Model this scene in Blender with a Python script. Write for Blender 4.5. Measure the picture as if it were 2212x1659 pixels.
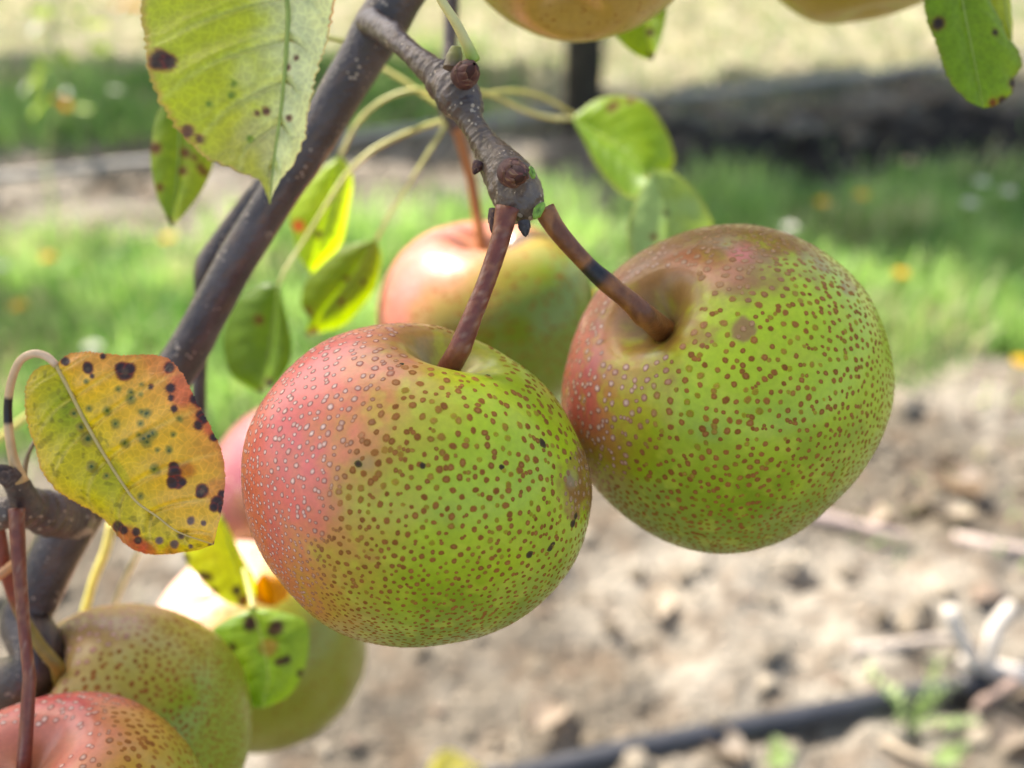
import bpy, math, random
import numpy as np
from mathutils import Vector

random.seed(7)
rng = np.random.default_rng(7)
for o in list(bpy.data.objects):
    bpy.data.objects.remove(o)
scene = bpy.context.scene
COL = scene.collection

# ------------------------------------------------------------------ camera
CAM_H, PITCH = 0.80, math.radians(32.0)
FPX, CX, CY = 2371.6, 1106.0, 829.5            # focal length and centre in units of a 2212 px wide picture
cd = bpy.data.cameras.new('camera')
cam = bpy.data.objects.new('camera', cd)
COL.objects.link(cam)
cam.location = (0, 0, CAM_H)
cam.rotation_euler = (math.pi / 2 - PITCH, 0, 0)
cd.sensor_width = 36.0
cd.lens = 36.0 * FPX / 2212.0
cd.clip_start, cd.clip_end = 0.01, 2000
cd.dof.use_dof = True
cd.dof.focus_distance = 0.232
cd.dof.aperture_fstop = 8.2
scene.camera = cam
C0 = np.array([0, 0, CAM_H])
RI = np.array([1.0, 0, 0])
UP = np.array([0, math.sin(PITCH), math.cos(PITCH)])
FW = np.array([0, math.cos(PITCH), -math.sin(PITCH)])

# ------------------------------------------------------------------ sky and sun
SUN_DIR = np.array([-0.50, 0.50, 0.78])
SUN_DIR = SUN_DIR / np.linalg.norm(SUN_DIR)
world = bpy.data.worlds.new('World')
scene.world = world
world.use_nodes = True
wn = world.node_tree.nodes
sky = wn.new('ShaderNodeTexSky')
sky.sky_type = 'NISHITA'
sky.sun_disc = False
sky.sun_elevation = math.asin(SUN_DIR[2])
sky.sun_rotation = math.atan2(SUN_DIR[0], SUN_DIR[1])
sky.dust_density = 3.0
sky.ozone_density = 0.4
world.node_tree.links.new(sky.outputs[0], wn['Background'].inputs[0])
wn['Background'].inputs[1].default_value = 0.15
sd = bpy.data.lights.new('sun', 'SUN')
sd.energy = 5.0
sd.angle = math.radians(0.53)
sd.color = (1.0, 0.97, 0.93)
sun = bpy.data.objects.new('sun', sd)
COL.objects.link(sun)
sun.location = (-3, 3, 6)
sun.rotation_euler = Vector(SUN_DIR).to_track_quat('Z', 'Y').to_euler()
scene.view_settings.view_transform = 'Standard'
scene.view_settings.look = 'None'
scene.view_settings.gamma = 1.0
scene.view_settings.exposure = 1.24
scene.view_settings.use_white_balance = True          # the camera's white balance, set for open shade
scene.view_settings.white_balance_temperature = 6900
scene.cycles.use_denoising = True
scene.cycles.max_bounces = 8

# ------------------------------------------------------------------ helpers
def P(x, y, d):
    """a point seen at picture position x, y that lies d metres along the view axis"""
    return C0 + RI * ((x - CX) / FPX * d) + UP * ((CY - y) / FPX * d) + FW * d

def G(x, y, z=0.0):
    r = RI * ((x - CX) / FPX) + UP * ((CY - y) / FPX) + FW
    return C0 + r * ((z - CAM_H) / r[2])

def proj(p):
    q = np.asarray(p) - C0
    d = q @ FW
    return CX + FPX * (q @ RI) / d, CY - FPX * (q @ UP) / d, d

def lin(r, g, b, k=1.0):
    v = np.array([r, g, b]) / 255.0
    return np.where(v <= 0.04045, v / 12.92, ((v + 0.055) / 1.055) ** 2.4) * k

def sstep(a, b, x):
    t = np.clip((x - a) / (b - a), 0, 1)
    return t * t * (3 - 2 * t)

def mixc(a, b, f):
    f = np.asarray(f)[..., None]
    return a * (1 - f) + b * f

def vnoise(p, scale, seed=0):
    q = np.asarray(p, float) * scale
    i = np.floor(q).astype(np.int64)
    f = q - i
    f = f * f * (3 - 2 * f)
    out = 0
    for dx in (0, 1):
        for dy in (0, 1):
            for dz in (0, 1):
                h = (i[..., 0] + dx) * 374761393 + (i[..., 1] + dy) * 668265263 + (i[..., 2] + dz) * 2147483647 + seed * 974634777
                h = (h ^ (h >> 13)) * 1274126177
                h = (h ^ (h >> 16)) & 0xffff
                w = (f[..., 0] if dx else 1 - f[..., 0]) * (f[..., 1] if dy else 1 - f[..., 1]) * (f[..., 2] if dz else 1 - f[..., 2])
                out = out + w * (h / 65535.0)
    return out

def fbm(p, scale, oct=4, seed=0):
    a, s, out = 0.5, scale, 0
    for k in range(oct):
        out = out + a * vnoise(p, s, seed + k)
        a *= 0.5
        s *= 2.03
    return out / (1 - 0.5 ** oct)

def mesh_obj(name, verts, faces, mat, parent=None, colors=None, smooth=True, origin=None):
    """one mesh object; verts in world space, kept relative to the parent or to origin"""
    verts = np.asarray(verts, float)
    if parent is not None:
        org = WORLD[parent.name]
    else:
        org = np.array(origin if origin is not None else verts.mean(0), float)
    me = bpy.data.meshes.new(name)
    if isinstance(faces, np.ndarray):
        n, k = faces.shape
        me.vertices.add(len(verts))
        me.vertices.foreach_set('co', (verts - org).astype(np.float32).ravel())
        me.loops.add(n * k)
        me.loops.foreach_set('vertex_index', faces.astype(np.int32).ravel())
        me.polygons.add(n)
        me.polygons.foreach_set('loop_start', np.arange(0, n * k, k, dtype=np.int32))
        me.update(calc_edges=True)
        me.validate()
    else:
        me.from_pydata([tuple(v) for v in verts - org], [], faces)
    if smooth:
        me.polygons.foreach_set('use_smooth', np.ones(len(me.polygons), bool))
    if colors is not None:
        at = me.color_attributes.new('Col', 'FLOAT_COLOR', 'POINT')
        c4 = np.ones((len(verts), 4), np.float32)
        c4[:, :3] = np.clip(colors, 0.0, 1.0)
        at.data.foreach_set('color', c4.ravel())
    me.materials.append(mat)
    o = bpy.data.objects.new(name, me)
    COL.objects.link(o)
    if parent is not None:
        o.parent = parent
        WORLD[o.name] = org
    else:
        o.location = org
        WORLD[o.name] = org
    return o

WORLD = {}

def thing(name, loc, label, cat, group=None):
    o = bpy.data.objects.new(name, None)
    COL.objects.link(o)
    o.empty_display_size = 0.01
    o.location = tuple(loc)
    WORLD[o.name] = np.array(loc, float)
    tag(o, label, cat, group)
    return o

def tag(o, label=None, cat=None, group=None, kind=None):
    if label: o['label'] = label
    if cat: o['category'] = cat
    if group: o['group'] = group
    if kind: o['kind'] = kind
    return o

def catmull(pts, n):
    """resample a list of points evenly by chord length with a Catmull-Rom curve"""
    p = np.asarray(pts, float)
    if len(p) == 2:
        return p[0] + (p[1] - p[0]) * np.linspace(0, 1, n)[:, None]
    q = np.vstack([2 * p[0] - p[1], p, 2 * p[-1] - p[-2]])
    dense = []
    for i in range(1, len(q) - 2):
        t = np.linspace(0, 1, 24, endpoint=False)[:, None]
        a, b, c, d = q[i - 1], q[i], q[i + 1], q[i + 2]
        dense.append(0.5 * (2 * b + (c - a) * t + (2 * a - 5 * b + 4 * c - d) * t ** 2 + (3 * b - a - 3 * c + d) * t ** 3))
    dense = np.vstack(dense + [p[-1:]])
    L = np.concatenate([[0], np.cumsum(np.linalg.norm(np.diff(dense[:, :3], axis=0), axis=1))])
    s = np.linspace(0, L[-1], n)
    return np.stack([np.interp(s, L, dense[:, k]) for k in range(p.shape[1])], 1)

def tube_geo(path, rad, seg=12, wob=0.0, seed=0, cap=True):
    """verts, quads of a tube along path (n,3) with radii; wob roughens the radius"""
    path = np.asarray(path, float)
    n = len(path)
    rad = np.broadcast_to(np.asarray(rad, float), (n,))
    tan = np.gradient(path, axis=0)
    tan /= np.linalg.norm(tan, axis=1)[:, None] + 1e-12
    ref = np.array([0, 0, 1.0]) if abs(tan[0][2]) < 0.9 else np.array([1.0, 0, 0])
    nrm = np.cross(tan[0], ref); nrm /= np.linalg.norm(nrm)
    N = [nrm]
    for i in range(1, n):
        v = N[-1] - tan[i] * (N[-1] @ tan[i])
        N.append(v / (np.linalg.norm(v) + 1e-12))
    N = np.array(N)
    B = np.cross(tan, N)
    a = np.linspace(0, 2 * math.pi, seg, endpoint=False)
    V = path[:, None, :] + rad[:, None, None] * (N[:, None, :] * np.cos(a)[None, :, None] + B[:, None, :] * np.sin(a)[None, :, None])
    if wob:
        ns = fbm(V.reshape(-1, 3), 0.55 / max(rad.mean(), 1e-5), 3, seed).reshape(n, seg) - 0.5
        fine = fbm(V.reshape(-1, 3), 2.4 / max(rad.mean(), 1e-5), 3, seed + 9).reshape(n, seg) - 0.5
        V = path[:, None, :] + (V - path[:, None, :]) * (1 + wob * 2 * ns + wob * 1.1 * fine)[..., None]
    V = V.reshape(-1, 3)
    i = np.arange(n - 1)[:, None] * seg
    j = np.arange(seg)[None, :]
    k = (j + 1) % seg
    F = np.stack([i + j, i + k, i + seg + k, i + seg + j], -1).reshape(-1, 4)
    if cap:
        V = np.vstack([V, path[:1], path[-1:]])
        c0, c1 = n * seg, n * seg + 1
        j = np.arange(seg); k = (j + 1) % seg
        F = np.vstack([F, np.stack([k, j, np.full(seg, c0), np.full(seg, c0)], -1), np.stack([(n - 1) * seg + j, (n - 1) * seg + k, np.full(seg, c1), np.full(seg, c1)], -1)])
    return V, F

def fix_faces(F):
    """quads whose last two corners coincide become triangles"""
    return [tuple(f[:3]) if f[2] == f[3] else tuple(f) for f in F.tolist()]

def px_path(pts, n):
    """pts: (x, y, depth, radius in picture units) -> world path and radii"""
    q = catmull([(*P(x, y, d), r * d / FPX) for x, y, d, r in pts], n)
    return q[:, :3], q[:, 3]

def tube_px(name, pts, mat, parent, n=40, seg=12, wob=0.04, colfn=None, rings=None, label=None):
    path, rad = px_path(pts, n)
    if rings is not None:
        rad = rad * rings(np.linspace(0, 1, n))
    V, F = tube_geo(path, rad, seg, wob, seed=hash(name) % 97)
    cols = None
    if colfn is not None:
        s = np.concatenate([np.repeat(np.linspace(0, 1, n), seg), [0, 1]])
        cols = colfn(s, V)
    o = mesh_obj(name, V, fix_faces(F), mat, parent, cols)
    if label: o['label'] = label
    return o

# ------------------------------------------------------------------ materials
def new_mat(name):
    m = bpy.data.materials.new(name)
    m.use_nodes = True
    nt = m.node_tree
    return m, nt, nt.nodes, nt.links, nt.nodes['Principled BSDF']

def col_node(nodes, links, noise_scale=None, amount=0.15):
    at = nodes.new('ShaderNodeAttribute')
    at.attribute_name = 'Col'
    if noise_scale is None:
        return at.outputs['Color']
    tc = nodes.new('ShaderNodeTexCoord')
    nz = nodes.new('ShaderNodeTexNoise')
    nz.inputs['Scale'].default_value = noise_scale
    nz.inputs['Detail'].default_value = 4
    links.new(tc.outputs['Object'], nz.inputs['Vector'])
    mr = nodes.new('ShaderNodeMapRange')
    mr.inputs['From Min'].default_value = 0.3
    mr.inputs['From Max'].default_value = 0.7
    mr.inputs['To Min'].default_value = 1 - amount
    mr.inputs['To Max'].default_value = 1 + amount
    links.new(nz.outputs['Fac'], mr.inputs['Value'])
    mx = nodes.new('ShaderNodeVectorMath'); mx.operation = 'SCALE'
    links.new(at.outputs['Color'], mx.inputs[0])
    links.new(mr.outputs['Result'], mx.inputs['Scale'])
    return mx.outputs['Vector']

def add_bump(nodes, links, bsdf, scale, strength, dist, detail=5):
    tc = nodes.new('ShaderNodeTexCoord')
    nz = nodes.new('ShaderNodeTexNoise')
    nz.inputs['Scale'].default_value = scale
    nz.inputs['Detail'].default_value = detail
    links.new(tc.outputs['Object'], nz.inputs['Vector'])
    bp = nodes.new('ShaderNodeBump')
    bp.inputs['Strength'].default_value = strength
    bp.inputs['Distance'].default_value = dist
    links.new(nz.outputs['Fac'], bp.inputs['Height'])
    links.new(bp.outputs['Normal'], bsdf.inputs['Normal'])

def make_skin():
    m, nt, N, L, b = new_mat('pear_skin')
    L.new(col_node(N, L, 900, 0.07), b.inputs['Base Color'])
    b.inputs['Roughness'].default_value = 0.29
    b.inputs['Specular IOR Level'].default_value = 0.5
    b.inputs['Subsurface Weight'].default_value = 0.12
    b.inputs['Subsurface Radius'].default_value = (1.0, 0.7, 0.25)
    b.inputs['Subsurface Scale'].default_value = 0.003
    add_bump(N, L, b, 1400, 0.25, 0.0001)
    return m

def make_lenticel():
    m, nt, N, L, b = new_mat('lenticel_cork')
    L.new(col_node(N, L, 2500, 0.15), b.inputs['Base Color'])
    b.inputs['Roughness'].default_value = 0.75
    b.inputs['Specular IOR Level'].default_value = 0.25
    return m

def make_leaf(name, rough=0.42, trans=0.52):
    m, nt, N, L, b = new_mat(name)
    c = col_node(N, L, 450, 0.12)
    L.new(c, b.inputs['Base Color'])
    b.inputs['Roughness'].default_value = rough
    b.inputs['Specular IOR Level'].default_value = 0.5
    tcv = N.new('ShaderNodeTexCoord')
    vo = N.new('ShaderNodeTexVoronoi'); vo.feature = 'DISTANCE_TO_EDGE'; vo.inputs['Scale'].default_value = 620
    L.new(tcv.outputs['Object'], vo.inputs['Vector'])
    vr = N.new('ShaderNodeMapRange'); vr.inputs['From Max'].default_value = 0.16
    vr.inputs['To Min'].default_value = 1.16; vr.inputs['To Max'].default_value = 0.97
    L.new(vo.outputs['Distance'], vr.inputs['Value'])
    vs = N.new('ShaderNodeVectorMath'); vs.operation = 'SCALE'
    L.new(c, vs.inputs[0]); L.new(vr.outputs['Result'], vs.inputs['Scale'])
    c = vs.outputs['Vector']
    L.new(c, b.inputs['Base Color'])
    nzb = N.new('ShaderNodeTexNoise'); nzb.inputs['Scale'].default_value = 500; nzb.inputs['Detail'].default_value = 5
    L.new(tcv.outputs['Object'], nzb.inputs['Vector'])
    hm = N.new('ShaderNodeMath'); hm.operation = 'MULTIPLY_ADD'; hm.inputs[1].default_value = 0.5
    L.new(vr.outputs['Result'], hm.inputs[2]); L.new(nzb.outputs['Fac'], hm.inputs[0])
    bpv = N.new('ShaderNodeBump'); bpv.inputs['Strength'].default_value = 0.5; bpv.inputs['Distance'].default_value = 0.0005
    bpv.invert = True
    L.new(hm.outputs[0], bpv.inputs['Height']); L.new(bpv.outputs['Normal'], b.inputs['Normal'])
    tr = N.new('ShaderNodeBsdfTranslucent')
    hs = N.new('ShaderNodeHueSaturation')
    hs.inputs['Saturation'].default_value = 1.15
    hs.inputs['Value'].default_value = 1.2
    L.new(c, hs.inputs['Color'])
    L.new(hs.outputs[0], tr.inputs['Color'])
    mx = N.new('ShaderNodeMixShader')
    mx.inputs[0].default_value = trans
    L.new(b.outputs[0], mx.inputs[1])
    L.new(tr.outputs[0], mx.inputs[2])
    L.new(mx.outputs[0], N['Material Output'].inputs['Surface'])
    return m

def make_plain(name, rough=0.6, nscale=None, amt=0.15, bump=None, spec=0.5):
    m, nt, N, L, b = new_mat(name)
    L.new(col_node(N, L, nscale, amt), b.inputs['Base Color'])
    b.inputs['Roughness'].default_value = rough
    b.inputs['Specular IOR Level'].default_value = spec
    if bump: add_bump(N, L, b, *bump)
    return m

def make_bark():
    m, nt, N, L, b = new_mat('pear_bark')
    tc = N.new('ShaderNodeTexCoord')
    base = col_node(N, L, 260, 0.18)
    vo = N.new('ShaderNodeTexVoronoi'); vo.inputs['Scale'].default_value = 620
    L.new(tc.outputs['Object'], vo.inputs['Vector'])
    nz = N.new('ShaderNodeTexNoise'); nz.inputs['Scale'].default_value = 120
    L.new(tc.outputs['Object'], nz.inputs['Vector'])
    thr = N.new('ShaderNodeMapRange')
    thr.inputs['From Min'].default_value = 0.45; thr.inputs['From Max'].default_value = 0.68
    thr.inputs['To Min'].default_value = 0.0; thr.inputs['To Max'].default_value = 0.34
    L.new(nz.outputs['Fac'], thr.inputs['Value'])
    lt = N.new('ShaderNodeMath'); lt.operation = 'LESS_THAN'
    L.new(vo.outputs['Distance'], lt.inputs[0]); L.new(thr.outputs[0], lt.inputs[1])
    mx = N.new('ShaderNodeMix'); mx.data_type = 'RGBA'
    L.new(lt.outputs[0], mx.inputs['Factor'])
    L.new(base, mx.inputs['A'])
    mx.inputs['B'].default_value = (*lin(178, 160, 138), 1)
    L.new(mx.outputs['Result'], b.inputs['Base Color'])
    b.inputs['Roughness'].default_value = 0.36
    b.inputs['Specular IOR Level'].default_value = 0.65
    ad = N.new('ShaderNodeMath'); ad.operation = 'MULTIPLY_ADD'
    n2 = N.new('ShaderNodeTexNoise'); n2.inputs['Scale'].default_value = 700; n2.inputs['Detail'].default_value = 6
    L.new(tc.outputs['Object'], n2.inputs['Vector'])
    L.new(lt.outputs[0], ad.inputs[0]); ad.inputs[1].default_value = 0.6; L.new(n2.outputs['Fac'], ad.inputs[2])
    bp = N.new('ShaderNodeBump'); bp.inputs['Strength'].default_value = 0.8; bp.inputs['Distance'].default_value = 0.0007
    L.new(ad.outputs[0], bp.inputs['Height'])
    L.new(bp.outputs['Normal'], b.inputs['Normal'])
    return m

M_SKIN, M_LENT = make_skin(), make_lenticel()
M_LEAF = make_leaf('pear_leaf')
M_LEAF_GLOSS = make_leaf('pear_leaf_glossy', 0.33, 0.38)
M_CROWN = make_leaf('far_leaf', 0.45, 0.2)
M_GRASS = make_leaf('grass_blade', 0.5, 0.45)
M_BARK = make_bark()
M_STEM = make_plain('fruit_stem', 0.42, 500, 0.18, (900, 0.6, 0.0004))
M_PETIOLE = make_plain('petiole', 0.42, 300, 0.12)
M_BUD = make_plain('bud_scale', 0.68, 900, 0.25, (1200, 0.4, 0.0003))
M_SOIL = make_plain('dry_soil', 0.95, 60, 0.30, (90, 0.8, 0.02), 0.15)
M_CLOD = make_plain('soil_clod', 0.95, 60, 0.2, (120, 0.6, 0.01), 0.15)
M_HOSE = make_plain('black_polyethylene', 0.42, 40, 0.2, (60, 0.25, 0.002))
M_WOOD = make_plain('dead_wood', 0.8, 80, 0.25, (150, 0.5, 0.003))
M_TRUNK = make_plain('orchard_trunk_bark', 0.9, 40, 0.35, (50, 0.9, 0.01), 0.2)
M_PETAL = make_leaf('flower_petal', 0.6, 0.35)

# ------------------------------------------------------------------ ground
def line_dist(p, a, b):
    """signed distance of points p (n,2+) from the ground line a-b, positive beyond it (away from the camera)"""
    d = (b - a)[:2]; d = d / np.linalg.norm(d)
    nrm = np.array([-d[1], d[0]])
    return (p[..., 0] - a[0]) * nrm[0] + (p[..., 1] - a[1]) * nrm[1]

E1 = (G(0, 1130), G(2212, 855))       # bare strip under our row | grass alley
E2 = (G(0, 500), G(2212, 350))        # grass alley | bare strip of the next row
E3 = (G(0, 335), G(2212, 195))        # bare strip | dry grass beyond

def zones(p):
    q = np.concatenate([np.asarray(p)[..., :2], np.zeros(np.asarray(p).shape[:-1] + (1,))], -1)
    w = (fbm(q, 5, 3, 31) - 0.5)
    d1 = line_dist(q, *E1) + w * 0.30
    d2 = line_dist(q, *E2) + w * 0.35
    d3 = line_dist(q, *E3) + w * 0.45
    grass = sstep(-0.03, 0.10, d1) * (1 - sstep(-0.10, 0.04, d2))
    dry = sstep(-0.05, 0.25, d3)
    return grass, dry

def graded(lo, hi, step, far):
    c = list(np.arange(lo, hi + 1e-6, step))
    s, x = step, hi
    right = []
    while x < far:
        s *= 1.35; x += s; right.append(x)
    s, x = step, lo
    left = []
    while x > -far:
        s *= 1.35; x -= s; left.append(x)
    return np.array(left[::-1] + c + right)

def ground_height(q):
    fade = np.exp(-np.maximum(0, np.hypot(q[..., 0], q[..., 1] - 1.5) - 3.0))
    h = (fbm(q, 3.0, 3, 3) - 0.5) * 0.05 + (fbm(q, 14, 4, 5) - 0.5) * 0.045
    rid = np.abs(fbm(q, 20, 3, 11) - 0.5)
    h = h + np.maximum(0, 0.07 - rid) * -0.12
    return h * fade

gx = graded(-1.6, 1.9, 0.0125, 600)
gy = graded(0.5, 3.6, 0.0125, 600)
GXm, GYm = np.meshgrid(gx, gy)
gp = np.stack([GXm.ravel(), GYm.ravel(), np.zeros(GXm.size)], 1)
gp[:, 2] = ground_height(gp * [1, 1, 0])
gr, dr = zones(gp)
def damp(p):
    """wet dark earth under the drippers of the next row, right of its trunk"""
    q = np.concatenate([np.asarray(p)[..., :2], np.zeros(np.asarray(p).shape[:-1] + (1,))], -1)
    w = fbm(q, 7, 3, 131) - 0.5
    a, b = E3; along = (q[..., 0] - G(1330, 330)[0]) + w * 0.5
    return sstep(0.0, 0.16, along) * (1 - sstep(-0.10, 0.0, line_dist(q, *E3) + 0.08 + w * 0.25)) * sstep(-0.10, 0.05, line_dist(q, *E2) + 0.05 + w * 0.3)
n1 = fbm(gp * [1, 1, 0], 8, 4, 41)
n2 = fbm(gp * [1, 1, 0], 40, 3, 47)
soil = mixc(lin(106, 98, 86), lin(145, 137, 124), sstep(0.35, 0.65, n1))
soil = mixc(soil, lin(100, 84, 68), 0.6 * sstep(0.52, 0.68, n2))
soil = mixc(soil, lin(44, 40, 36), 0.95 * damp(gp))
undergrass = mixc(lin(76, 92, 50), lin(130, 130, 88), sstep(0.4, 0.65, n1))
leftgreen = sstep(0.05, -0.35, gp[:, 0]) * (1 - sstep(0.35, 0.6, line_dist(gp, *E3)))
drycol = mixc(lin(146, 142, 112), lin(166, 158, 134), sstep(0.35, 0.65, n1))
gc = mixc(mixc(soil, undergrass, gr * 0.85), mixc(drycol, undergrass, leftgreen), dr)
nx, ny = len(gx), len(gy)
ii = (np.arange(ny - 1)[:, None] * nx + np.arange(nx - 1)[None, :]).ravel()
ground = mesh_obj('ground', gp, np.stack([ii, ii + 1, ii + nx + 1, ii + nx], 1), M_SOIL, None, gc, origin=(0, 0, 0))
tag(ground, 'sunlit orchard ground of dry tan soil and worn grass', None, None, 'structure')

# soil clods and small stones, joined: nobody could count them
def ico():
    import bmesh
    bm = bmesh.new()
    bmesh.ops.create_icosphere(bm, subdivisions=2, radius=1.0)
    v = np.array([x.co[:] for x in bm.verts]); f = np.array([[y.index for y in x.verts] for x in bm.faces])
    bm.free()
    return v, f
IV, IF = ico()

def scatter_lumps(name, label, n, size, mat, seed, squash=0.65):
    r = np.random.default_rng(seed)
    q = np.stack([r.uniform(-1.6, 1.9, n * 6), r.uniform(0.55, 3.3, n * 6), np.zeros(n * 6)], 1)
    g, d = zones(q)
    q = q[r.random(n * 6) < (1 - g) * (1 - d * 0.85)][:n]
    n = len(q)
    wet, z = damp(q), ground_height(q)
    V, F, Cc = [], [], []
    for k in range(n):
        s = size(r)
        v = IV * (0.45 + 1.1 * vnoise(IV + r.uniform(0, 50, 3), 1.9, seed))[:, None]
        a = r.uniform(0, 6.28); c, sn = math.cos(a), math.sin(a)
        v = v * [1.0, r.uniform(0.55, 1), squash * r.uniform(0.6, 1.2)] * s
        v = v @ np.array([[c, sn, 0], [-sn, c, 0], [0, 0, 1]])
        V.append(v + [q[k, 0], q[k, 1], z[k] + s * 0.12]); F.append(IF + k * len(IV))
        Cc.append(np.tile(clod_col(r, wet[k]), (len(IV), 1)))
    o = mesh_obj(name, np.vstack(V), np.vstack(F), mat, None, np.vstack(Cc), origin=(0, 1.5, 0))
    tag(o, label, 'soil', None, 'stuff')
    return o

def clod_col(r, wet):
    f = r.random()
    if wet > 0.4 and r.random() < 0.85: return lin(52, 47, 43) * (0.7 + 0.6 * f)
    return lin(100, 90, 76) * (1 - f) + lin(148, 138, 122) * f if r.random() < 0.88 else lin(128, 112, 98) * (0.7 + 0.5 * f)
scatter_lumps('soil_clods', 'loose crumbly clods and small stones on the bare soil', 4200,
              lambda r: 0.003 + 0.011 * r.random() ** 3, M_CLOD, 5)
scatter_lumps('large_soil_clods', 'bigger broken lumps of earth lying on the bare strip', 60,
              lambda r: 0.014 + 0.012 * r.random(), M_CLOD, 9)

# grass
def grass_field(name, label, n, dens, hgt, wid, colfn, seed, yr):
    r = np.random.default_rng(seed)
    pts = np.zeros((0, 3))
    while len(pts) < n:
        q = np.stack([r.uniform(-2.0, 2.3, n * 2), r.uniform(yr[0], yr[1], n * 2), np.zeros(n * 2)], 1)
        keep = r.random(n * 2) < dens(q)
        pts = np.vstack([pts, q[keep]])
    pts = pts[:n]
    clump = fbm(pts, 9, 3, seed + 2)
    h = hgt(r, n) * (0.55 + 0.9 * clump)
    a = r.uniform(0, 2 * math.pi, n)
    lean = r.uniform(0.1, 0.9, n)
    dirv = np.stack([np.cos(a), np.sin(a), np.zeros(n)], 1)
    side = np.stack([-np.sin(a), np.cos(a), np.zeros(n)], 1)
    z0 = ground_height(pts)
    base = pts + np.stack([np.zeros(n), np.zeros(n), z0 - 0.004], 1)
    w = wid * r.uniform(0.6, 1.4, n)
    lev = [0.0, 0.4, 0.75, 1.0]
    V = []
    for t in lev:
        ctr = base + dirv * (lean * h * t * t)[:, None] + np.array([0, 0, 1.0]) * (h * t * (1 - 0.35 * lean * t))[:, None]
        ww = (w * (1 - t) ** 0.6)[:, None] * 0.5
        if t < 1:
            V += [ctr - side * ww, ctr + side * ww]
        else:
            V += [ctr]
    V = np.stack(V, 1)
    k = V.shape[1]
    o = np.arange(n)[:, None] * k
    tri = np.array([[0, 1, 3], [0, 3, 2], [2, 3, 5], [2, 5, 4], [4, 5, 6]])
    F = (o[:, :, None] + tri[None]).reshape(-1, 3)
    cols = np.repeat(colfn(r, pts, clump), k, 0)
    ob = mesh_obj(name, V.reshape(-1, 3), F, M_GRASS, None, cols, origin=(0, 1.5, 0))
    tag(ob, label, 'grass', None, 'stuff')

def green_col(r, p, cl):
    n = len(p)
    c = mixc(lin(90, 134, 60), lin(178, 206, 126), sstep(0.28, 0.72, cl * 0.75 + r.random(n) * 0.25))
    st = 0.06 + 0.40 * sstep(0.52, 0.64, fbm(p, 5, 3, 88))
    return mixc(c, lin(190, 186, 142), (r.random(n) < st).astype(float))
def straw_col(r, p, cl):
    n = len(p)
    return mixc(mixc(lin(160, 154, 116), lin(184, 176, 146), r.random(n)), lin(96, 140, 70), (r.random(n) < 0.30 + 0.65 * sstep(0.05, -0.35, p[:, 0]) * (1 - sstep(0.35, 0.6, line_dist(p, *E3)))).astype(float))
def alley_dens(q):
    g, d = zones(q)
    return g * (0.35 + 0.65 * sstep(0.35, 0.6, fbm(q, 4, 3, 77)))
grass_field('alley_grass', 'lush green grass of the alley between the tree rows', 38000, alley_dens,
            lambda r, n: r.uniform(0.025, 0.085, n), 0.0045, green_col, 21, (0.9, 3.3))
grass_field('dry_grass', 'pale straw coloured grass beyond the next tree row', 26000, lambda q: zones(q)[1] * 0.9,
            lambda r, n: r.uniform(0.015, 0.05, n), 0.0045, straw_col, 22, (1.6, 4.4))
grass_field('shaded_grass', 'dark green grass in the shade at the upper left', 9000,
            lambda q: sstep(0.05, -0.35, q[:, 0]) * sstep(-0.05, 0.1, line_dist(q, *E3)) * (1 - sstep(0.5, 0.75, line_dist(q, *E3))),
            lambda r, n: r.uniform(0.03, 0.08, n), 0.005, green_col, 24, (1.6, 3.4))
grass_field('sprouting_weeds', 'sparse small green sprouts on the bare soil', 700,
            lambda q: (1 - zones(q)[0]) * (1 - zones(q)[1]) * sstep(0.52, 0.62, fbm(q, 6, 3, 99)),
            lambda r, n: r.uniform(0.015, 0.04, n), 0.004, green_col, 23, (0.6, 2.6))

# ------------------------------------------------------------------ pears
def basis(axis_cam):
    a = np.array(axis_cam, float); a /= np.linalg.norm(a)
    A = RI * a[0] + UP * a[1] - FW * a[2]
    e1 = np.cross(A, UP if abs(a[1]) < 0.95 else RI); e1 /= np.linalg.norm(e1)
    e2 = np.cross(A, e1)
    return A, e1, e2

SKIN = dict(green=lin(172, 192, 26), green2=lin(124, 146, 8), tan=lin(190, 150, 54), pink=lin(224, 106, 96), orange=lin(214, 108, 54),
            russet=lin(160, 122, 80), brown=lin(140, 92, 52), yellow=lin(196, 164, 66))

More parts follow.
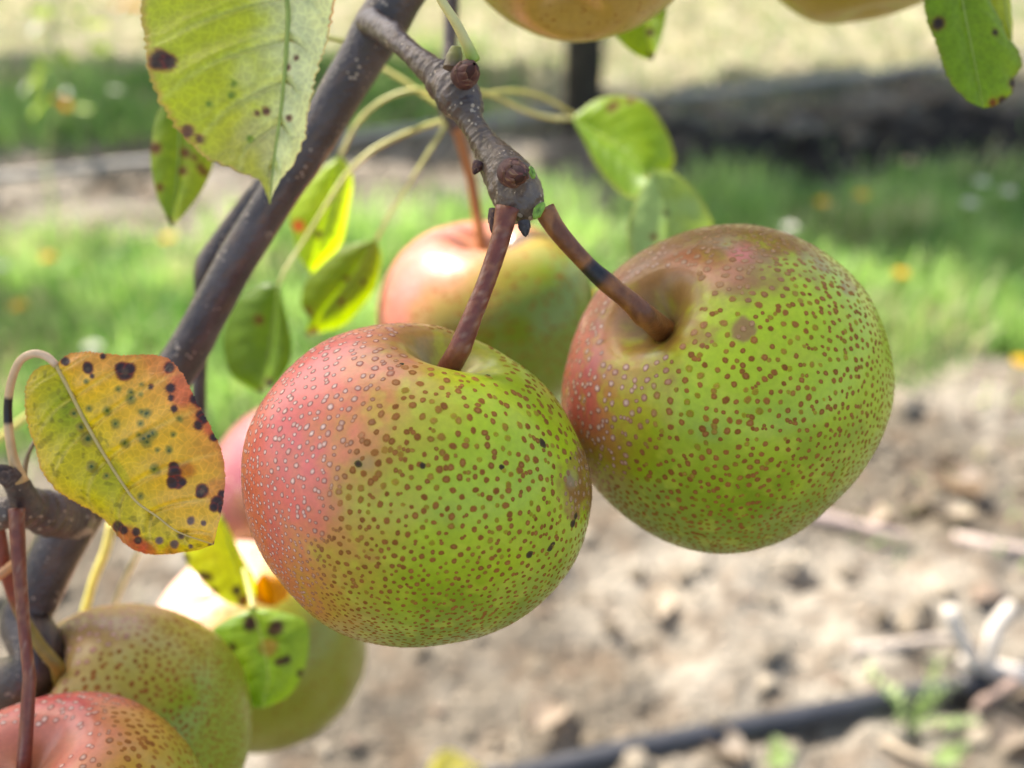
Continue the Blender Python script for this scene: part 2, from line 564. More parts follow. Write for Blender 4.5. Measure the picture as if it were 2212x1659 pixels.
class Pear:
    def __init__(s, ctr, R, H, axis, k=0.08, cav=(0.013, 0.011), bas=(0.005, 0.009), lobe=0.012, seed=0, warp=None):
        s.c = P(*ctr); s.R, s.H, s.k, s.cav, s.bas, s.lobe, s.seed = R, H, k, cav, bas, lobe, seed
        s.A, s.e1, s.e2 = basis(axis)
        s.warp = warp
    def surf(s, t, f):
        sn, cs = np.sin(t), np.cos(t)
        rho = s.R * np.sign(sn) * np.abs(sn) ** 0.94 * (1 + s.k * cs)
        lob = 1 + s.lobe * (np.cos(3 * f + s.seed) * 0.6 + np.cos(5 * f + 2.1 * s.seed) * 0.4 + np.cos(2 * f + 0.7 * s.seed) * 0.6) * sn
        z = s.H * cs
        z = z - s.cav[0] * np.exp(-(rho / s.cav[1]) ** 2) * (t < math.pi / 2) * (1 + 0.10 * np.cos(2 * f + s.seed))
        z = z + s.bas[0] * np.exp(-(rho / s.bas[1]) ** 2) * (t > math.pi / 2)
        z = z + s.lobe * s.H * 0.8 * np.cos(f + s.seed) * sn * (t < math.pi / 2) * np.cos(t)
        rho = rho * lob
        p = s.A * z[..., None] + s.e1 * (rho * np.cos(f))[..., None] + s.e2 * (rho * np.sin(f))[..., None]
        u = p / (np.linalg.norm(p, axis=-1, keepdims=True) + 1e-9)
        p = p * (1 + 0.065 * (fbm(u + s.seed * 3.1, 1.5, 2, s.seed) - 0.5) + 0.006 * (fbm(u + s.seed, 6, 2, s.seed) - 0.5))[..., None]
        if s.warp is not None:
            nc = np.stack([u @ RI, u @ UP, -(u @ FW)], -1)
            p = p * (1 + s.warp(nc))[..., None]
        return s.c + p
    def normal(s, t, f):
        e = 1e-3
        a = s.surf(t + e, f) - s.surf(t - e, f)
        b = s.surf(t, f + e) - s.surf(t, f - e)
        n = np.cross(a, b); n /= np.linalg.norm(n, axis=-1, keepdims=True) + 1e-12
        p = s.surf(t, f) - s.c
        sg = np.sign((n * p).sum(-1, keepdims=True)); sg[sg == 0] = 1
        return n * sg
    def top(s):
        return s.surf(np.array([0.02]), np.array([0.0]))[0]

def build_pear(name, pear, label, colorfn, stem, res=(220, 150), lent=None, calyx=False, group='pears on the tree', stem_col=None, stem_label=None):
    root = thing(name, pear.c - pear.A * pear.H, label, 'pear', group)
    nf, ntt = res
    t = np.linspace(0, math.pi, ntt)[1:-1]
    f = np.linspace(0, 2 * math.pi, nf, endpoint=False)
    T, Fm = np.meshgrid(t, f, indexing='ij')
    V = pear.surf(T.ravel(), Fm.ravel())
    p0 = pear.surf(np.array([1e-3]), np.array([0.]))
    p1 = pear.surf(np.array([math.pi - 1e-3]), np.array([0.]))
    V = np.vstack([V, p0, p1])
    tt = np.concatenate([T.ravel(), [0, math.pi]]); ff = np.concatenate([Fm.ravel(), [0, 0]])
    m = len(t)
    i = np.arange(m - 1)[:, None] * nf; j = np.arange(nf)[None, :]; k = (j + 1) % nf
    F = np.stack([i + j, i + nf + j, i + nf + k, i + k], -1).reshape(-1, 4).tolist()
    a, b = m * nf, m * nf + 1
    for q in range(nf):
        F.append((q, (q + 1) % nf, a)); F.append(((m - 1) * nf + (q + 1) % nf, (m - 1) * nf + q, b))
    cols, blush, rus = colorfn(pear, V, tt, ff)
    mesh_obj('fruit', V, F, M_SKIN, root, cols)
    if lent:
        add_lenticels(root, pear, colorfn, **lent)
    if stem:
        n = 36
        path, rad = px_path(stem, n)
        tip = pear.top() - pear.A * 0.002
        path[-1] = tip
        path[-4:-1] = path[-5] + (tip - path[-5]) * np.array([0.25, 0.5, 0.75])[:, None]
        V, F = tube_geo(path, rad, 14, 0.05, 3)
        s = np.concatenate([np.repeat(np.linspace(0, 1, n), 14), [0, 1]])
        so = mesh_obj('stem', V, fix_faces(F), M_STEM, root, (stem_col or stem_colour)(s, V))
        if stem_label: so['label'] = stem_label
    if calyx:
        r = np.random.default_rng(5)
        bp = pear.surf(np.array([math.pi - 0.02]), np.array([0.]))[0]
        Vc, Fc = [], []
        for q in range(5):
            a = q * 2 * math.pi / 5
            d = pear.e1 * math.cos(a) + pear.e2 * math.sin(a); sdir = np.cross(pear.A, d)
            o = len(Vc)
            Vc += [bp + d * .001 - sdir * .0012, bp + d * .001 + sdir * .0012, bp + d * .004 - pear.A * .004, bp + d * .003 - sdir * .0008 - pear.A * .002, bp + d * .003 + sdir * .0008 - pear.A * .002]
            Fc += [(o, o + 1, o + 4, o + 3), (o + 3, o + 4, o + 2)]
        mesh_obj('calyx', Vc, Fc, M_BUD, root, np.tile(lin(70, 52, 38), (len(Vc), 1)))
    return root

def stem_colour(s, V):
    n = fbm(V, 600, 3, 8)
    c = mixc(lin(118, 58, 42), lin(140, 88, 60), sstep(0.4, 0.75, n))
    return mixc(c, lin(168, 140, 118), (sstep(0.72, 0.80, vnoise(V, 2200, 4)) * 0.45))

def add_lenticels(root, pear, colorfn, n=1700, big=0.00095, small=0.00042, seed=1, dark=()):
    r = np.random.default_rng(seed)
    pts = np.zeros((0, 3)); keep_t, keep_f, keep_r = [], [], []
    cand = n * 6
    t = np.arccos(r.uniform(-1, 1, cand)); f = r.uniform(0, 2 * math.pi, cand)
    X = pear.surf(t, f)
    arr = np.zeros((n, 3)); rr = np.zeros(n); m = 0
    cell, grid = 0.0035, {}
    key = np.floor(X / cell).astype(int)
    def put(p, rad, tt, ff):
        nonlocal m
        arr[m] = p; rr[m] = rad
        grid.setdefault(tuple(np.floor(p / cell).astype(int)), []).append(m)
        keep_t.append(tt); keep_f.append(ff); m += 1
    def free(p, k, rad, gap):
        for a in (-1, 0, 1):
            for b in (-1, 0, 1):
                for c in (-1, 0, 1):
                    for q in grid.get((k[0] + a, k[1] + b, k[2] + c), ()):
                        d = arr[q] - p
                        if d[0] * d[0] + d[1] * d[1] + d[2] * d[2] < (1.2 * (rr[q] + rad) + gap) ** 2: return False
        return True
    W = sstep(0.2, 2.0, t)
    U = r.random(cand)
    for i in range(cand):
        if m >= n: break
        w = W[i]
        if t[i] < 0.30 or U[i] > 0.22 + 0.78 * w: continue
        rad = (big * (1 - w) + small * w) * (0.62 + 0.55 * r.random() ** 0.8)
        if not free(X[i], key[i], rad, r.uniform(0.0002, 0.0004)): continue
        put(X[i], rad, t[i], f[i])
        tc, fc = t[i], f[i]
        ang = r.uniform(0, 6.28)
        while r.random() < 0.2 and m < n:                  # neighbours that merge with it into a short chain
            tc += math.cos(ang) * rad * 1.55 / pear.R; fc += math.sin(ang) * rad * 1.55 / (pear.R * max(0.2, math.sin(tc)))
            put(pear.surf(np.array([tc]), np.array([fc]))[0], rad * r.uniform(0.7, 1), tc, fc)
            ang += r.normal(0, 0.6)
    t, f = np.array(keep_t), np.array(keep_f); c = arr[:m]; rad = rr[:m]
    nd = len(dark)                                          # dark corky scars at given places of the visible side
    if nd:
        T2, F2 = np.meshgrid(np.linspace(0.1, 3.0, 260), np.linspace(0, 2 * math.pi, 400)); T2, F2 = T2.ravel(), F2.ravel()
        S2 = pear.surf(T2, F2); px, py, pd = proj(S2); vis = (pear.c - C0) @ FW > pd
        idx = [int(np.argmin(np.hypot(px - a, py - b) + 1e4 * ~vis)) for a, b, _ in dark]
        t = np.concatenate([t, T2[idx]]); f = np.concatenate([f, F2[idx]]); c = np.vstack([c, S2[idx]])
        rad = np.concatenate([rad, [q * pd[i] / FPX for (_, _, q), i in zip(dark, idx)]]); m += nd
    nrm = pear.normal(t, f)
    ref = pear.surf(t + 1e-3, f) - c; ta = ref - nrm * (ref * nrm).sum(-1, keepdims=True); ta /= np.linalg.norm(ta, axis=1)[:, None]
    tb = np.cross(nrm, ta)
    K = 9
    ang = np.linspace(0, 2 * math.pi, K, endpoint=False)
    el = r.uniform(0.9, 1.12, m); rot = r.uniform(0, 6.28, m)
    jit = r.uniform(0.88, 1.12, (m, K))
    ca = np.cos(ang[None] + rot[:, None]) * el[:, None]; sa = np.sin(ang[None] + rot[:, None]) / el[:, None]
    ring = ta[:, None] * ca[..., None] + tb[:, None] * sa[..., None]
    def lev(fr, h):
        return c[:, None] + ring * (rad[:, None] * fr * jit)[..., None] + nrm[:, None] * h
    hh = np.clip(rad * 0.10, 0.00003, 0.0001)[:, None, None]
    V = np.concatenate([lev(1.12, 0.000012), lev(0.74, hh), lev(0.34, hh * 0.8), (c + nrm * hh[:, 0] * 0.75)[:, None]], 1)
    kk = 3 * K + 1
    tri = []
    for j in range(K):
        q = (j + 1) % K
        tri += [[j, q, K + q], [j, K + q, K + j], [K + j, K + q, 2 * K + q], [K + j, 2 * K + q, 2 * K + j], [2 * K + j, 2 * K + q, 3 * K]]
    F = (np.arange(m)[:, None, None] * kk + np.array(tri)[None]).reshape(-1, 3)
    skin, blush, rus = colorfn(pear, c, t, f)
    br = mixc(lin(152, 94, 38), lin(128, 74, 24), r.random(m))
    br = mixc(br, skin, np.where(r.random(m) < 0.30, r.uniform(0.1, 0.5, m), 0.0))            # some are faint
    pale_c = mixc(lin(226, 196, 178), lin(206, 164, 146), r.random(m))
    rim_red = lin(150, 76, 68)
    b = sstep(0.30, 0.95, blush)
    outer = mixc(mixc(skin, br, np.full(m, 0.40)), mixc(skin, rim_red + 0 * skin, np.full(m, 0.55)), b)
    mid = mixc(br, mixc(rim_red + 0 * br, pale_c, np.full(m, 0.45)), b)
    inn = mixc(mixc(br, lin(176, 122, 64) + 0 * br, r.uniform(0.0, 0.6, m)), pale_c * 1.08, b)
    fade = rus * 0.5                                         # on russet the dots only show as pale specks
    rusp = lin(186, 160, 128) + 0 * br
    outer, mid, inn = mixc(outer, skin, fade), mixc(mid, rusp, fade), mixc(inn, rusp, fade)
    if nd: outer[-nd:] = lin(112, 104, 40); mid[-nd:] = lin(74, 58, 32); inn[-nd:] = lin(62, 46, 34)
    cols = np.concatenate([np.repeat(outer[:, None], K, 1), np.repeat(mid[:, None], K, 1), np.repeat(inn[:, None], K, 1), inn[:, None]], 1)
    o = mesh_obj('lenticels', V.reshape(-1, 3), F, M_LENT, root, cols.reshape(-1, 3))
    o['kind'] = 'stuff'

def cam_dir(pear, V):
    u = V - pear.c
    u = u / (np.linalg.norm(u, axis=1)[:, None] + 1e-9)
    return u @ RI, u @ UP, -(u @ FW), u

def patch(c, V, x, y, r, col, amount=1.0, soft=0.5, seed=3, wob=0.5, front=None):
    """a mark with a ragged rim at the place that is seen at picture position x, y"""
    X, Y, D = proj(V)
    rx, ry = (r if isinstance(r, tuple) else (r, r))
    d = np.hypot((X - x) / rx, (Y - y) / ry) + wob * (fbm(V, 250, 3, seed) - 0.5) * 2
    w = amount * (1 - sstep(1 - soft, 1 + soft * 0.3, d))
    if front is not None: w = w * front
    return mixc(c, col, w), w

def col_front(pear, V, t, f):
    x, y, z, u = cam_dir(pear, V)
    n = fbm(u, 4, 3, 5) - 0.5
    g = mixc(SKIN['green'], SKIN['green2'], sstep(-0.2, 0.9, -y + n))  # darker towards the bottom: shade put into the skin colour
    edge = -x - 0.10 + 0.34 * y + n * 0.28                 # > 0 on the blushed side
    blush = sstep(-0.14, 0.62, edge)
    c = mixc(g, SKIN['tan'], sstep(-0.42, 0.24, edge + 0.25 * (fbm(u, 16, 3, 71) - 0.5)))
    pk = mixc(SKIN['pink'], SKIN['orange'], sstep(0.55, 0.98, -x - 0.25 * y + 0.3 * n))
    c = mixc(c, pk, sstep(-0.06, 0.66, edge + 0.3 * n + 0.4 * (fbm(u, 12, 4, 72) - 0.5)) * (1 - 0.65 * sstep(0.15, 0.75, -y)))
    # streaks
    st = fbm(np.stack([f * 9, t * 1.4, 0 * t], -1), 1.0, 3, 17) - 0.5
    c = mixc(c, SKIN['pink'] * 0.9, np.clip(st * 2.2, 0, 0.5) * blush)
    front = (z > 0).astype(float)
    rus = np.zeros(len(t))
    c, w = patch(c, V, 1268, 1045, (62, 92), lin(150, 104, 52), 1.0, 0.25, 12, 0.45, front); rus = np.maximum(rus, w)
    c, w = patch(c, V, 1235, 1035, (16, 26), lin(156, 136, 108), 0.8, 0.5, 13, 0.3, front)
    c, w = patch(c, V, 782, 1000, (34, 20), lin(160, 132, 84), 0.6, 0.7, 15, 0.5, front)
    # russet ring in and round the cavity
    rc = np.exp(-(t / 0.32) ** 2)
    c = mixc(c, lin(140, 142, 40), rc * 0.6)
    c = mixc(c, lin(160, 128, 78), sstep(0.6, 1.0, y) * 0.35 * sstep(0.1, 0.6, x + 0.5))
    c = mixc(c, lin(188, 196, 52), 0.45 * sstep(0.5, 0.7, fbm(u, 14, 3, 61)) * (1 - blush))
    c = c * (1 + 0.16 * (fbm(u, 30, 3, 6) - 0.5))[:, None]
    return c, blush, rus

def col_right(pear, V, t, f):
    x, y, z, u = cam_dir(pear, V)
    n = fbm(u, 4, 3, 25) - 0.5
    n2 = fbm(u, 11, 3, 26) - 0.5
    g = mixc(SKIN['green'], SKIN['green2'], sstep(-0.3, 0.8, -y + n))  # lower skin darkened in colour to deepen its shading
    # russet cap along the upper rim and left shoulder
    capv = y * 0.93 - 0.34 * x - 0.64 + n * 0.45 + n2 * 0.35
    rus = sstep(-0.34, 0.16, capv + 0.3 * n2)
    left = sstep(0.32, 0.75, -x * 0.95 + 0.30 * y + n * 0.4 + n2 * 0.2)
    c = mixc(g, SKIN['tan'], np.clip(left * 0.8, 0, 1))
    c = mixc(c, lin(148, 96, 54), rus * 0.9)
    c = mixc(c, lin(212, 84, 96), sstep(0.56, 0.84, -x * 0.95 - 0.02 * y + 0.15 * n) * sstep(-0.45, -0.1, y) * (1 - 0.3 * sstep(0.1, 0.5, y)) * 0.85)
    front = (z > 0).astype(float)
    for (a, b, r, am) in ((1600, 548, (36, 26), 0.75), (1560, 590, (60, 36), 0.35), (1480, 560, (60, 36), 0.35), (1230, 770, (30, 70), 0.6)):
        c, w = patch(c, V, a, b, r, lin(204, 104, 92), am, 0.8, 31, 0.4, front)
    c, w = patch(c, V, 1605, 716, (30, 26), lin(150, 112, 62), 0.95, 0.3, 32, 0.6, front); rus = np.maximum(rus, w)
    c, w = patch(c, V, 1830, 620, (22, 22), lin(150, 100, 62), 0.8, 0.5, 33, 0.6, front)
    c, w = patch(c, V, 1370, 690, (110, 46), lin(150, 116, 78), 0.5, 0.8, 34, 0.5, front)
    rc = np.exp(-(t / 0.20) ** 2)
    c = mixc(c, lin(126, 104, 46), rc * 0.7)
    c, w = patch(c, V, 1530, 935, (40, 26), lin(128, 150, 56), 0.6, 0.9, 35, 0.5, front)
    c = mixc(c, lin(184, 192, 50), 0.45 * sstep(0.5, 0.7, fbm(u, 14, 3, 62)) * (1 - rus))
    c = c * (1 + 0.16 * (fbm(u, 30, 3, 6) - 0.5))[:, None]
    return c, np.maximum(left * 0.9, rus * 0.4), np.clip(rus * 0.8 + left * 0.2, 0, 1)

def col_simple(green, tan, pink, direction, off, spread=0.3, rusty=0.0, seed=1, deep=None):
    dx, dy, dz = direction
    def fn(pear, V, t, f):
        x, y, z, u = cam_dir(pear, V)
        n = fbm(u, 4, 3, seed) - 0.5
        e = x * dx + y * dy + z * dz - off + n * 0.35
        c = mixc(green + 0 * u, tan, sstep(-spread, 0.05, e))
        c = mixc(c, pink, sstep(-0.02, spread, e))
        rc = np.exp(-(t / 0.35) ** 2)
        c = mixc(c, lin(158, 132, 78), rc * 0.6)
        rus = sstep(0.15, 0.4, fbm(u, 5, 3, seed + 4) - 0.5 + rusty - 0.3) * (rusty > 0)
        c = mixc(c, SKIN['russet'], rus * 0.8)
        c = c * (1 + 0.14 * (fbm(u, 24, 3, 6) - 0.5))[:, None]
        return c, sstep(0.0, spread, e), rus
    return fn

DOTS = dict(n=7400, big=0.00082, small=0.00048)
def warp_front(nc):
    x, y, z = nc[..., 0], nc[..., 1], nc[..., 2]
    return -0.060 * np.maximum(0, x * 0.55 + y * 0.80 - 0.1 * z) ** 5 + 0.018 * np.maximum(0, -x * 0.5 + y * 0.86) ** 6 + 0.02 * np.maximum(0, x * 0.9 - y * 0.4) ** 4
pear_front = Pear((904, 1046, 0.256), 0.0392, 0.0368, (0.24, 0.90, 0.37), 0.06, (0.0095, 0.0085), seed=1, lobe=0.015, warp=warp_front)
build_pear('pear', pear_front, 'front speckled pear, pink blush on its left side and green on the right', col_front,
           [(1096, 448, 0.2375, 26), (1080, 520, 0.2375, 21), (1050, 610, 0.237, 20), (1018, 690, 0.237, 22), (995, 750, 0.238, 25), (985, 790, 0.239, 27)],
           (300, 200), dict(DOTS, seed=11, dark=((1172, 957, 10), (1143, 1198, 9), (1190, 1185, 8), (1194, 1176, 7), (1238, 1130, 10), (1244, 1116, 8), (1055, 810, 5), (980, 785, 6), (915, 1005, 7), (772, 1003, 8), (1085, 1010, 6), (868, 787, 5), (1232, 990, 4))))

def warp_right(nc):
    x, y, z = nc[..., 0], nc[..., 1], nc[..., 2]
    up_r = np.maximum(0, x * 0.75 + y * 0.66)
    low_r = np.maximum(0, x * 0.72 - y * 0.69)
    return 0.03 * up_r ** 3 - 0.085 * low_r ** 4 - 0.035 * np.maximum(0, -x * 0.72 - y * 0.69) ** 4 + 0.03 * np.maximum(0, -y) ** 6
pear_right = Pear((1566, 848, 0.282), 0.0416, 0.0408, (-0.56, 0.48, 0.66), 0.04, (0.0100, 0.0088), seed=4, lobe=0.014, warp=warp_right)

def stem_dark(s, V):
    c = mixc(lin(112, 64, 34), lin(152, 98, 50), sstep(0.35, 0.7, fbm(V, 400, 3, 3)))
    return mixc(c, lin(30, 28, 30), sstep(0.40, 0.44, s) * (1 - sstep(0.53, 0.58, s)))
build_pear('pear', pear_right, 'right speckled pear, brown russet cap on top, stem bent towards the left', col_right,
           [(1176, 452, 0.2405, 24), (1205, 500, 0.2405, 21), (1265, 568, 0.242, 19), (1310, 610, 0.243, 22), (1365, 655, 0.2445, 23), (1415, 706, 0.247, 30)],
           (300, 200), dict(DOTS, seed=12, n=8000), stem_col=stem_dark, stem_label='bent brown stem with a black band')

pear_mid = Pear((1055, 700, 0.410), 0.0405, 0.0385, (0.0, 0.90, 0.42), 0.10, (0.012, 0.013), seed=6)
build_pear('pear', pear_mid, 'blurred pear behind the two speckled ones, its pink top bleached by sunlight',
           col_simple(lin(120, 138, 30), lin(152, 130, 58), lin(206, 120, 106), (-0.65, 0.65, 0), 0.20, 0.40, 0.18, 3),
           [(985, 270, 0.400, 13), (1003, 330, 0.400, 11), (1020, 400, 0.402, 11), (1033, 480, 0.404, 12)], (120, 90), dict(n=2200, big=0.0008, small=0.00045, seed=13),
           stem_col=lambda s, V: mixc(lin(150, 92, 44) + 0 * V, lin(178, 112, 52), fbm(V, 200, 2, 1)))

pear_pink = Pear((668, 1065, 0.455), 0.0400, 0.039, (0.1, 0.88, 0.45), 0.06, seed=8)
build_pear('pear', pear_pink, 'blurred dull pink pear half hidden between the yellow leaf and the front pear',
           col_simple(lin(138, 118, 58), lin(150, 108, 70), lin(150, 84, 90), (-0.5, 0.75, 0), 0.02, 0.35, 0, 7), None, (100, 80), dict(n=1500, big=0.0008, small=0.00045, seed=14))

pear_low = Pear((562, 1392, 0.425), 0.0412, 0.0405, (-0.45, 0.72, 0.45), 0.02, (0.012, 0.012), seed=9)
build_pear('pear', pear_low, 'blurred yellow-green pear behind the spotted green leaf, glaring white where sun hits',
           col_simple(lin(140, 138, 36), lin(186, 156, 92), lin(238, 190, 172), (-0.7, 0.6, 0), 0.30, 0.35, 0, 9), None, (120, 90), dict(n=1800, big=0.0007, small=0.0004, seed=15))  # the pale third colour paints the sunlit highlight into the skin

pear_a = Pear((120, 1850, 0.268), 0.0384, 0.0372, (-0.10, 0.90, 0.42), 0.05, (0.012, 0.012), seed=10)
build_pear('pear', pear_a, 'pink pear with pale dots cut off at the lower left corner',
           col_simple(SKIN['green2'], SKIN['tan'], lin(214, 96, 92), (-0.75, 0.62, 0.1), 0.0, 0.5, 0, 11),
           [(36, 1098, 0.262, 17), (38, 1160, 0.262, 16), (44, 1260, 0.262, 14), (52, 1350, 0.262, 13), (60, 1430, 0.261, 13), (70, 1510, 0.260, 16)],
           (220, 150), dict(DOTS, seed=16), stem_label='thin reddish stem')

pear_b = Pear((272, 1572, 0.318), 0.0352, 0.0360, (-0.62, 0.58, 0.52), 0.0, (0.012, 0.011), seed=12)
build_pear('pear', pear_b, 'olive green pear with brown dots behind the pink corner pear',
           col_simple(lin(142, 156, 30), lin(176, 162, 66), lin(184, 146, 92), (-0.5, 0.8, 0), 0.36, 0.4, 0.22, 14),
           [(-8, 1130, 0.285, 17), (10, 1220, 0.287, 15), (38, 1310, 0.290, 13), (80, 1385, 0.290, 13), (125, 1440, 0.292, 15), (150, 1468, 0.294, 19)],
           (180, 120), dict(n=4200, big=0.0009, small=0.00045, seed=17),
           stem_col=lambda s, V: mixc(lin(132, 60, 36) + 0 * V, lin(138, 116, 44), sstep(0.4, 0.6, s)))

pear_t1 = Pear((1252, -225, 0.298), 0.0388, 0.0375, (0.05, 0.92, -0.2), 0.04, seed=14)
build_pear('pear', pear_t1, 'tan pear seen from below, cut off by the top edge near the middle',
           col_simple(lin(184, 156, 70), lin(190, 152, 78), lin(196, 142, 90), (-0.4, 0.5, 0), 0.2, 0.5, 0.15, 15), None, (140, 110), dict(n=1200, big=0.0005, small=0.0003, seed=18), calyx=False)
pear_t2 = Pear((1862, -205, 0.36), 0.0385, 0.0375, (-0.1, 0.95, 0.1), 0.04, seed=16)
build_pear('pear', pear_t2, 'yellow-brown pear cut off by the top edge on the right',
           col_simple(lin(172, 152, 52), lin(180, 148, 62), lin(190, 136, 86), (-0.4, 0.5, 0), 0.3, 0.5, 0.1, 18), None, (120, 90), dict(n=900, big=0.0005, small=0.0003, seed=19))

# ------------------------------------------------------------------ the fruiting branch
base_pt = np.array([-0.62, 0.36, 0.0])
branch = thing('pear_tree', base_pt, 'spotted-leaf pear tree in front whose dark bough crosses the picture diagonally', 'tree', 'orchard pear trees')

def bark_col(s, V):
    n = fbm(V, 180, 4, 2)
    c = mixc(lin(62, 51, 47), lin(84, 73, 69), sstep(0.35, 0.68, n))
    return mixc(c, lin(110, 84, 62), 0.5 * sstep(0.6, 0.7, fbm(V, 400, 2, 9)))
tr0 = [base_pt + [0, 0, -0.02], base_pt + [0.01, 0, 0.25], base_pt + [0.03, 0.02, 0.6], base_pt + [0.0, 0.08, 1.1], base_pt + [-0.14, 0.30, 1.5], base_pt + [-0.36, 0.60, 2.0], base_pt + [-0.5, 0.8, 2.5]]
q = catmull([(*p, r) for p, r in zip(tr0, (0.045, 0.036, 0.032, 0.028, 0.024, 0.018, 0.009))], 70)
V, F = tube_geo(q[:, :3], q[:, 3], 16, 0.10, 3)
mesh_obj('trunk', V, fix_faces(F), M_TRUNK, branch, bark_col(None, V))

def node_rings(*spots):
    def fn(s):
        r = np.ones_like(s)
        for (c, w, a) in spots: r = r + a * np.exp(-((s - c) / w) ** 2)
        return r
    return fn
lowend = P(-40, 1490, 0.305)
bough_pts = [(*(base_pt + [0.015, 0.0, 0.38]), 0.011)] + [(*(0.45 * (base_pt + [0.015, 0, 0.38]) + 0.55 * lowend), 0.009)]
for x, y, d, r in ((-40, 1490, 0.308, 57), (60, 1320, 0.309, 54), (150, 1140, 0.309, 52), (270, 960, 0.309, 48), (395, 775, 0.306, 44), (452, 672, 0.305, 42), (521, 545, 0.303, 42), (665, 320, 0.300, 45), (735, 205, 0.298, 47), (805, 85, 0.296, 50), (850, 10, 0.294, 52), (905, -80, 0.292, 52), (1000, -260, 0.29, 48), (1120, -520, 0.29, 40)):
    bough_pts.append((*P(x, y, d), r * d / FPX))
q = catmull(bough_pts, 190)
sarc = np.linspace(0, 1, 190)
Yp = np.array([proj(v)[1] for v in q[:, :3]])
rad = q[:, 3] * (1 + 0.07 * np.exp(-((Yp - 345) / 16) ** 2) + 0.10 * np.exp(-((Yp - 62) / 40) ** 2) + 0.06 * np.exp(-((Yp - 1120) / 50) ** 2))
V, F = tube_geo(q[:, :3], rad, 40, 0.05, 5)
mesh_obj('bough', V, fix_faces(F), M_BARK, branch, bark_col(None, V))
tube_px('side_shoot', [(665, 300, 0.315, 24), (575, 398, 0.326, 25), (470, 540, 0.330, 27), (446, 585, 0.331, 27), (440, 640, 0.333, 20), (432, 760, 0.336, 16), (430, 860, 0.338, 15), (436, 960, 0.34, 14), (445, 1080, 0.345, 13)],
        M_BARK, branch, 70, 14, 0.05, bark_col)

def spur_col(s, V):
    c = mixc(bark_col(s, V), lin(96, 80, 74), 0.4 + 0 * s)
    c = mixc(c, lin(104, 86, 68), 0.75 * sstep(0.62, 0.72, s) + 0.55 * np.exp(-((s - 0.44) / 0.09) ** 2))
    return c
def spur_rings(s):
    r = 1 + 0.10 * np.exp(-((s - 0.02) / 0.03) ** 2) + 0.035 * (np.sin(s * 330) + 0.6 * np.sin(s * 517)) * sstep(0.60, 0.64, s) * (1 - sstep(0.74, 0.80, s))
    r = r + 0.05 * np.sin(s * 420) * np.exp(-((s - 0.47) / 0.03) ** 2) + 0.14 * np.exp(-((s - 0.50) / 0.012) ** 2) - 0.08 * np.exp(-((s - 0.525) / 0.01) ** 2) - 0.05 * np.exp(-((s - 0.632) / 0.006) ** 2) + 0.06 * np.exp(-((s - 0.645) / 0.010) ** 2) + 0.07 * np.exp(-((s - 0.2) / 0.012) ** 2)
    return r
spur = tube_px('fruit_spur', [(800, 48, 0.290, 28), (822, 60, 0.282, 28), (858, 88, 0.272, 25), (905, 130, 0.266, 25), (948, 168, 0.261, 35), (978, 192, 0.256, 50), (1000, 218, 0.254, 50), (1017, 258, 0.252, 29), (1045, 308, 0.249, 31), (1075, 348, 0.247, 43), (1100, 385, 0.245, 53), (1118, 425, 0.243, 55), (1128, 455, 0.242, 47), (1134, 478, 0.242, 24)],
               M_BARK, branch, 300, 48, 0.20, spur_col, spur_rings)

def bud(name, x, y, d, direction, rpx, lenf, parent, base=lin(70, 46, 46), tip=lin(88, 46, 42), edge=lin(150, 116, 84), tiers=4):
    A, e1, e2 = basis(direction)
    c = P(x, y, d); R = rpx * d / FPX; L = R * 2 * lenf
    Vv, Ff, Cc = [], [], []
    r = np.random.default_rng(int(x))
    prof = lambda v: np.sqrt(np.clip(1 - (v * 0.99) ** 2.2, 0, 1))
    for k in range(tiers):
        nsc = 3 if k else 4
        for j in range(nsc):
            a0 = (j + 0.5 * k) * 2 * math.pi / nsc + 0.4 * k
            v1 = 0.30 + 0.62 * (k + 1) / tiers
            v0 = 0.0
            sc = 1.10 - 0.05 * k
            gu, gv = 9, 9
            o = len(Vv)
            for iv in range(gv):
                fv = iv / (gv - 1)
                v = v0 + (v1 - v0) * fv
                half = 1.25 * (1 - fv ** 2.4) + 0.02
                for iu in range(gu):
                    fu = iu / (gu - 1) * 2 - 1
                    a = a0 + fu * half
                    rr = R * sc * max(prof(v), 0.02) * (1 + 0.12 * fv * (1 - fu * fu) - 0.06 * fu * fu)
                    Vv.append(c + A * (L * (v - 0.35)) + (e1 * math.cos(a) + e2 * math.sin(a)) * rr)
                    e = max(abs(fu) ** 6, fv ** 8)
                    col = base * (1 - fv) + tip * fv
                    Cc.append(col * (1 - 0.45 * e) + edge * 0.45 * e if r.random() < 0.95 else edge * 0.8)
            for iv in range(gv - 1):
                for iu in range(gu - 1):
                    p = o + iv * gu + iu
                    Ff.append((p, p + 1, p + gu + 1, p + gu))
    o = len(Vv)                                              # closed heart of the bud, pointed
    for iv in range(9):
        v = iv / 8
        for j in range(14):
            a = j * 2 * math.pi / 14
            Vv.append(c + A * (L * (v * 1.02 - 0.35)) + (e1 * math.cos(a) + e2 * math.sin(a)) * R * 0.90 * max(prof(v), 0.004) * (1 + 0.05 * math.cos(3 * a + 4 * v)))
            Cc.append((base * (1 - v) + tip * v) * (0.55 if j % 5 else 1.6))
    for iv in range(8):
        for j in range(14):
            p, q_ = o + iv * 14 + j, o + iv * 14 + (j + 1) % 14
            Ff.append((p, q_, q_ + 14, p + 14))
    return mesh_obj(name, Vv, Ff, M_BUD, parent, np.array(Cc))
bud('bud', 1008, 158, 0.2445, (0.42, 0.22, 0.88), 27, 1.15, spur)
bud('bud', 1112, 374, 0.2335, (0.45, -0.22, 0.86), 29, 1.2, spur)
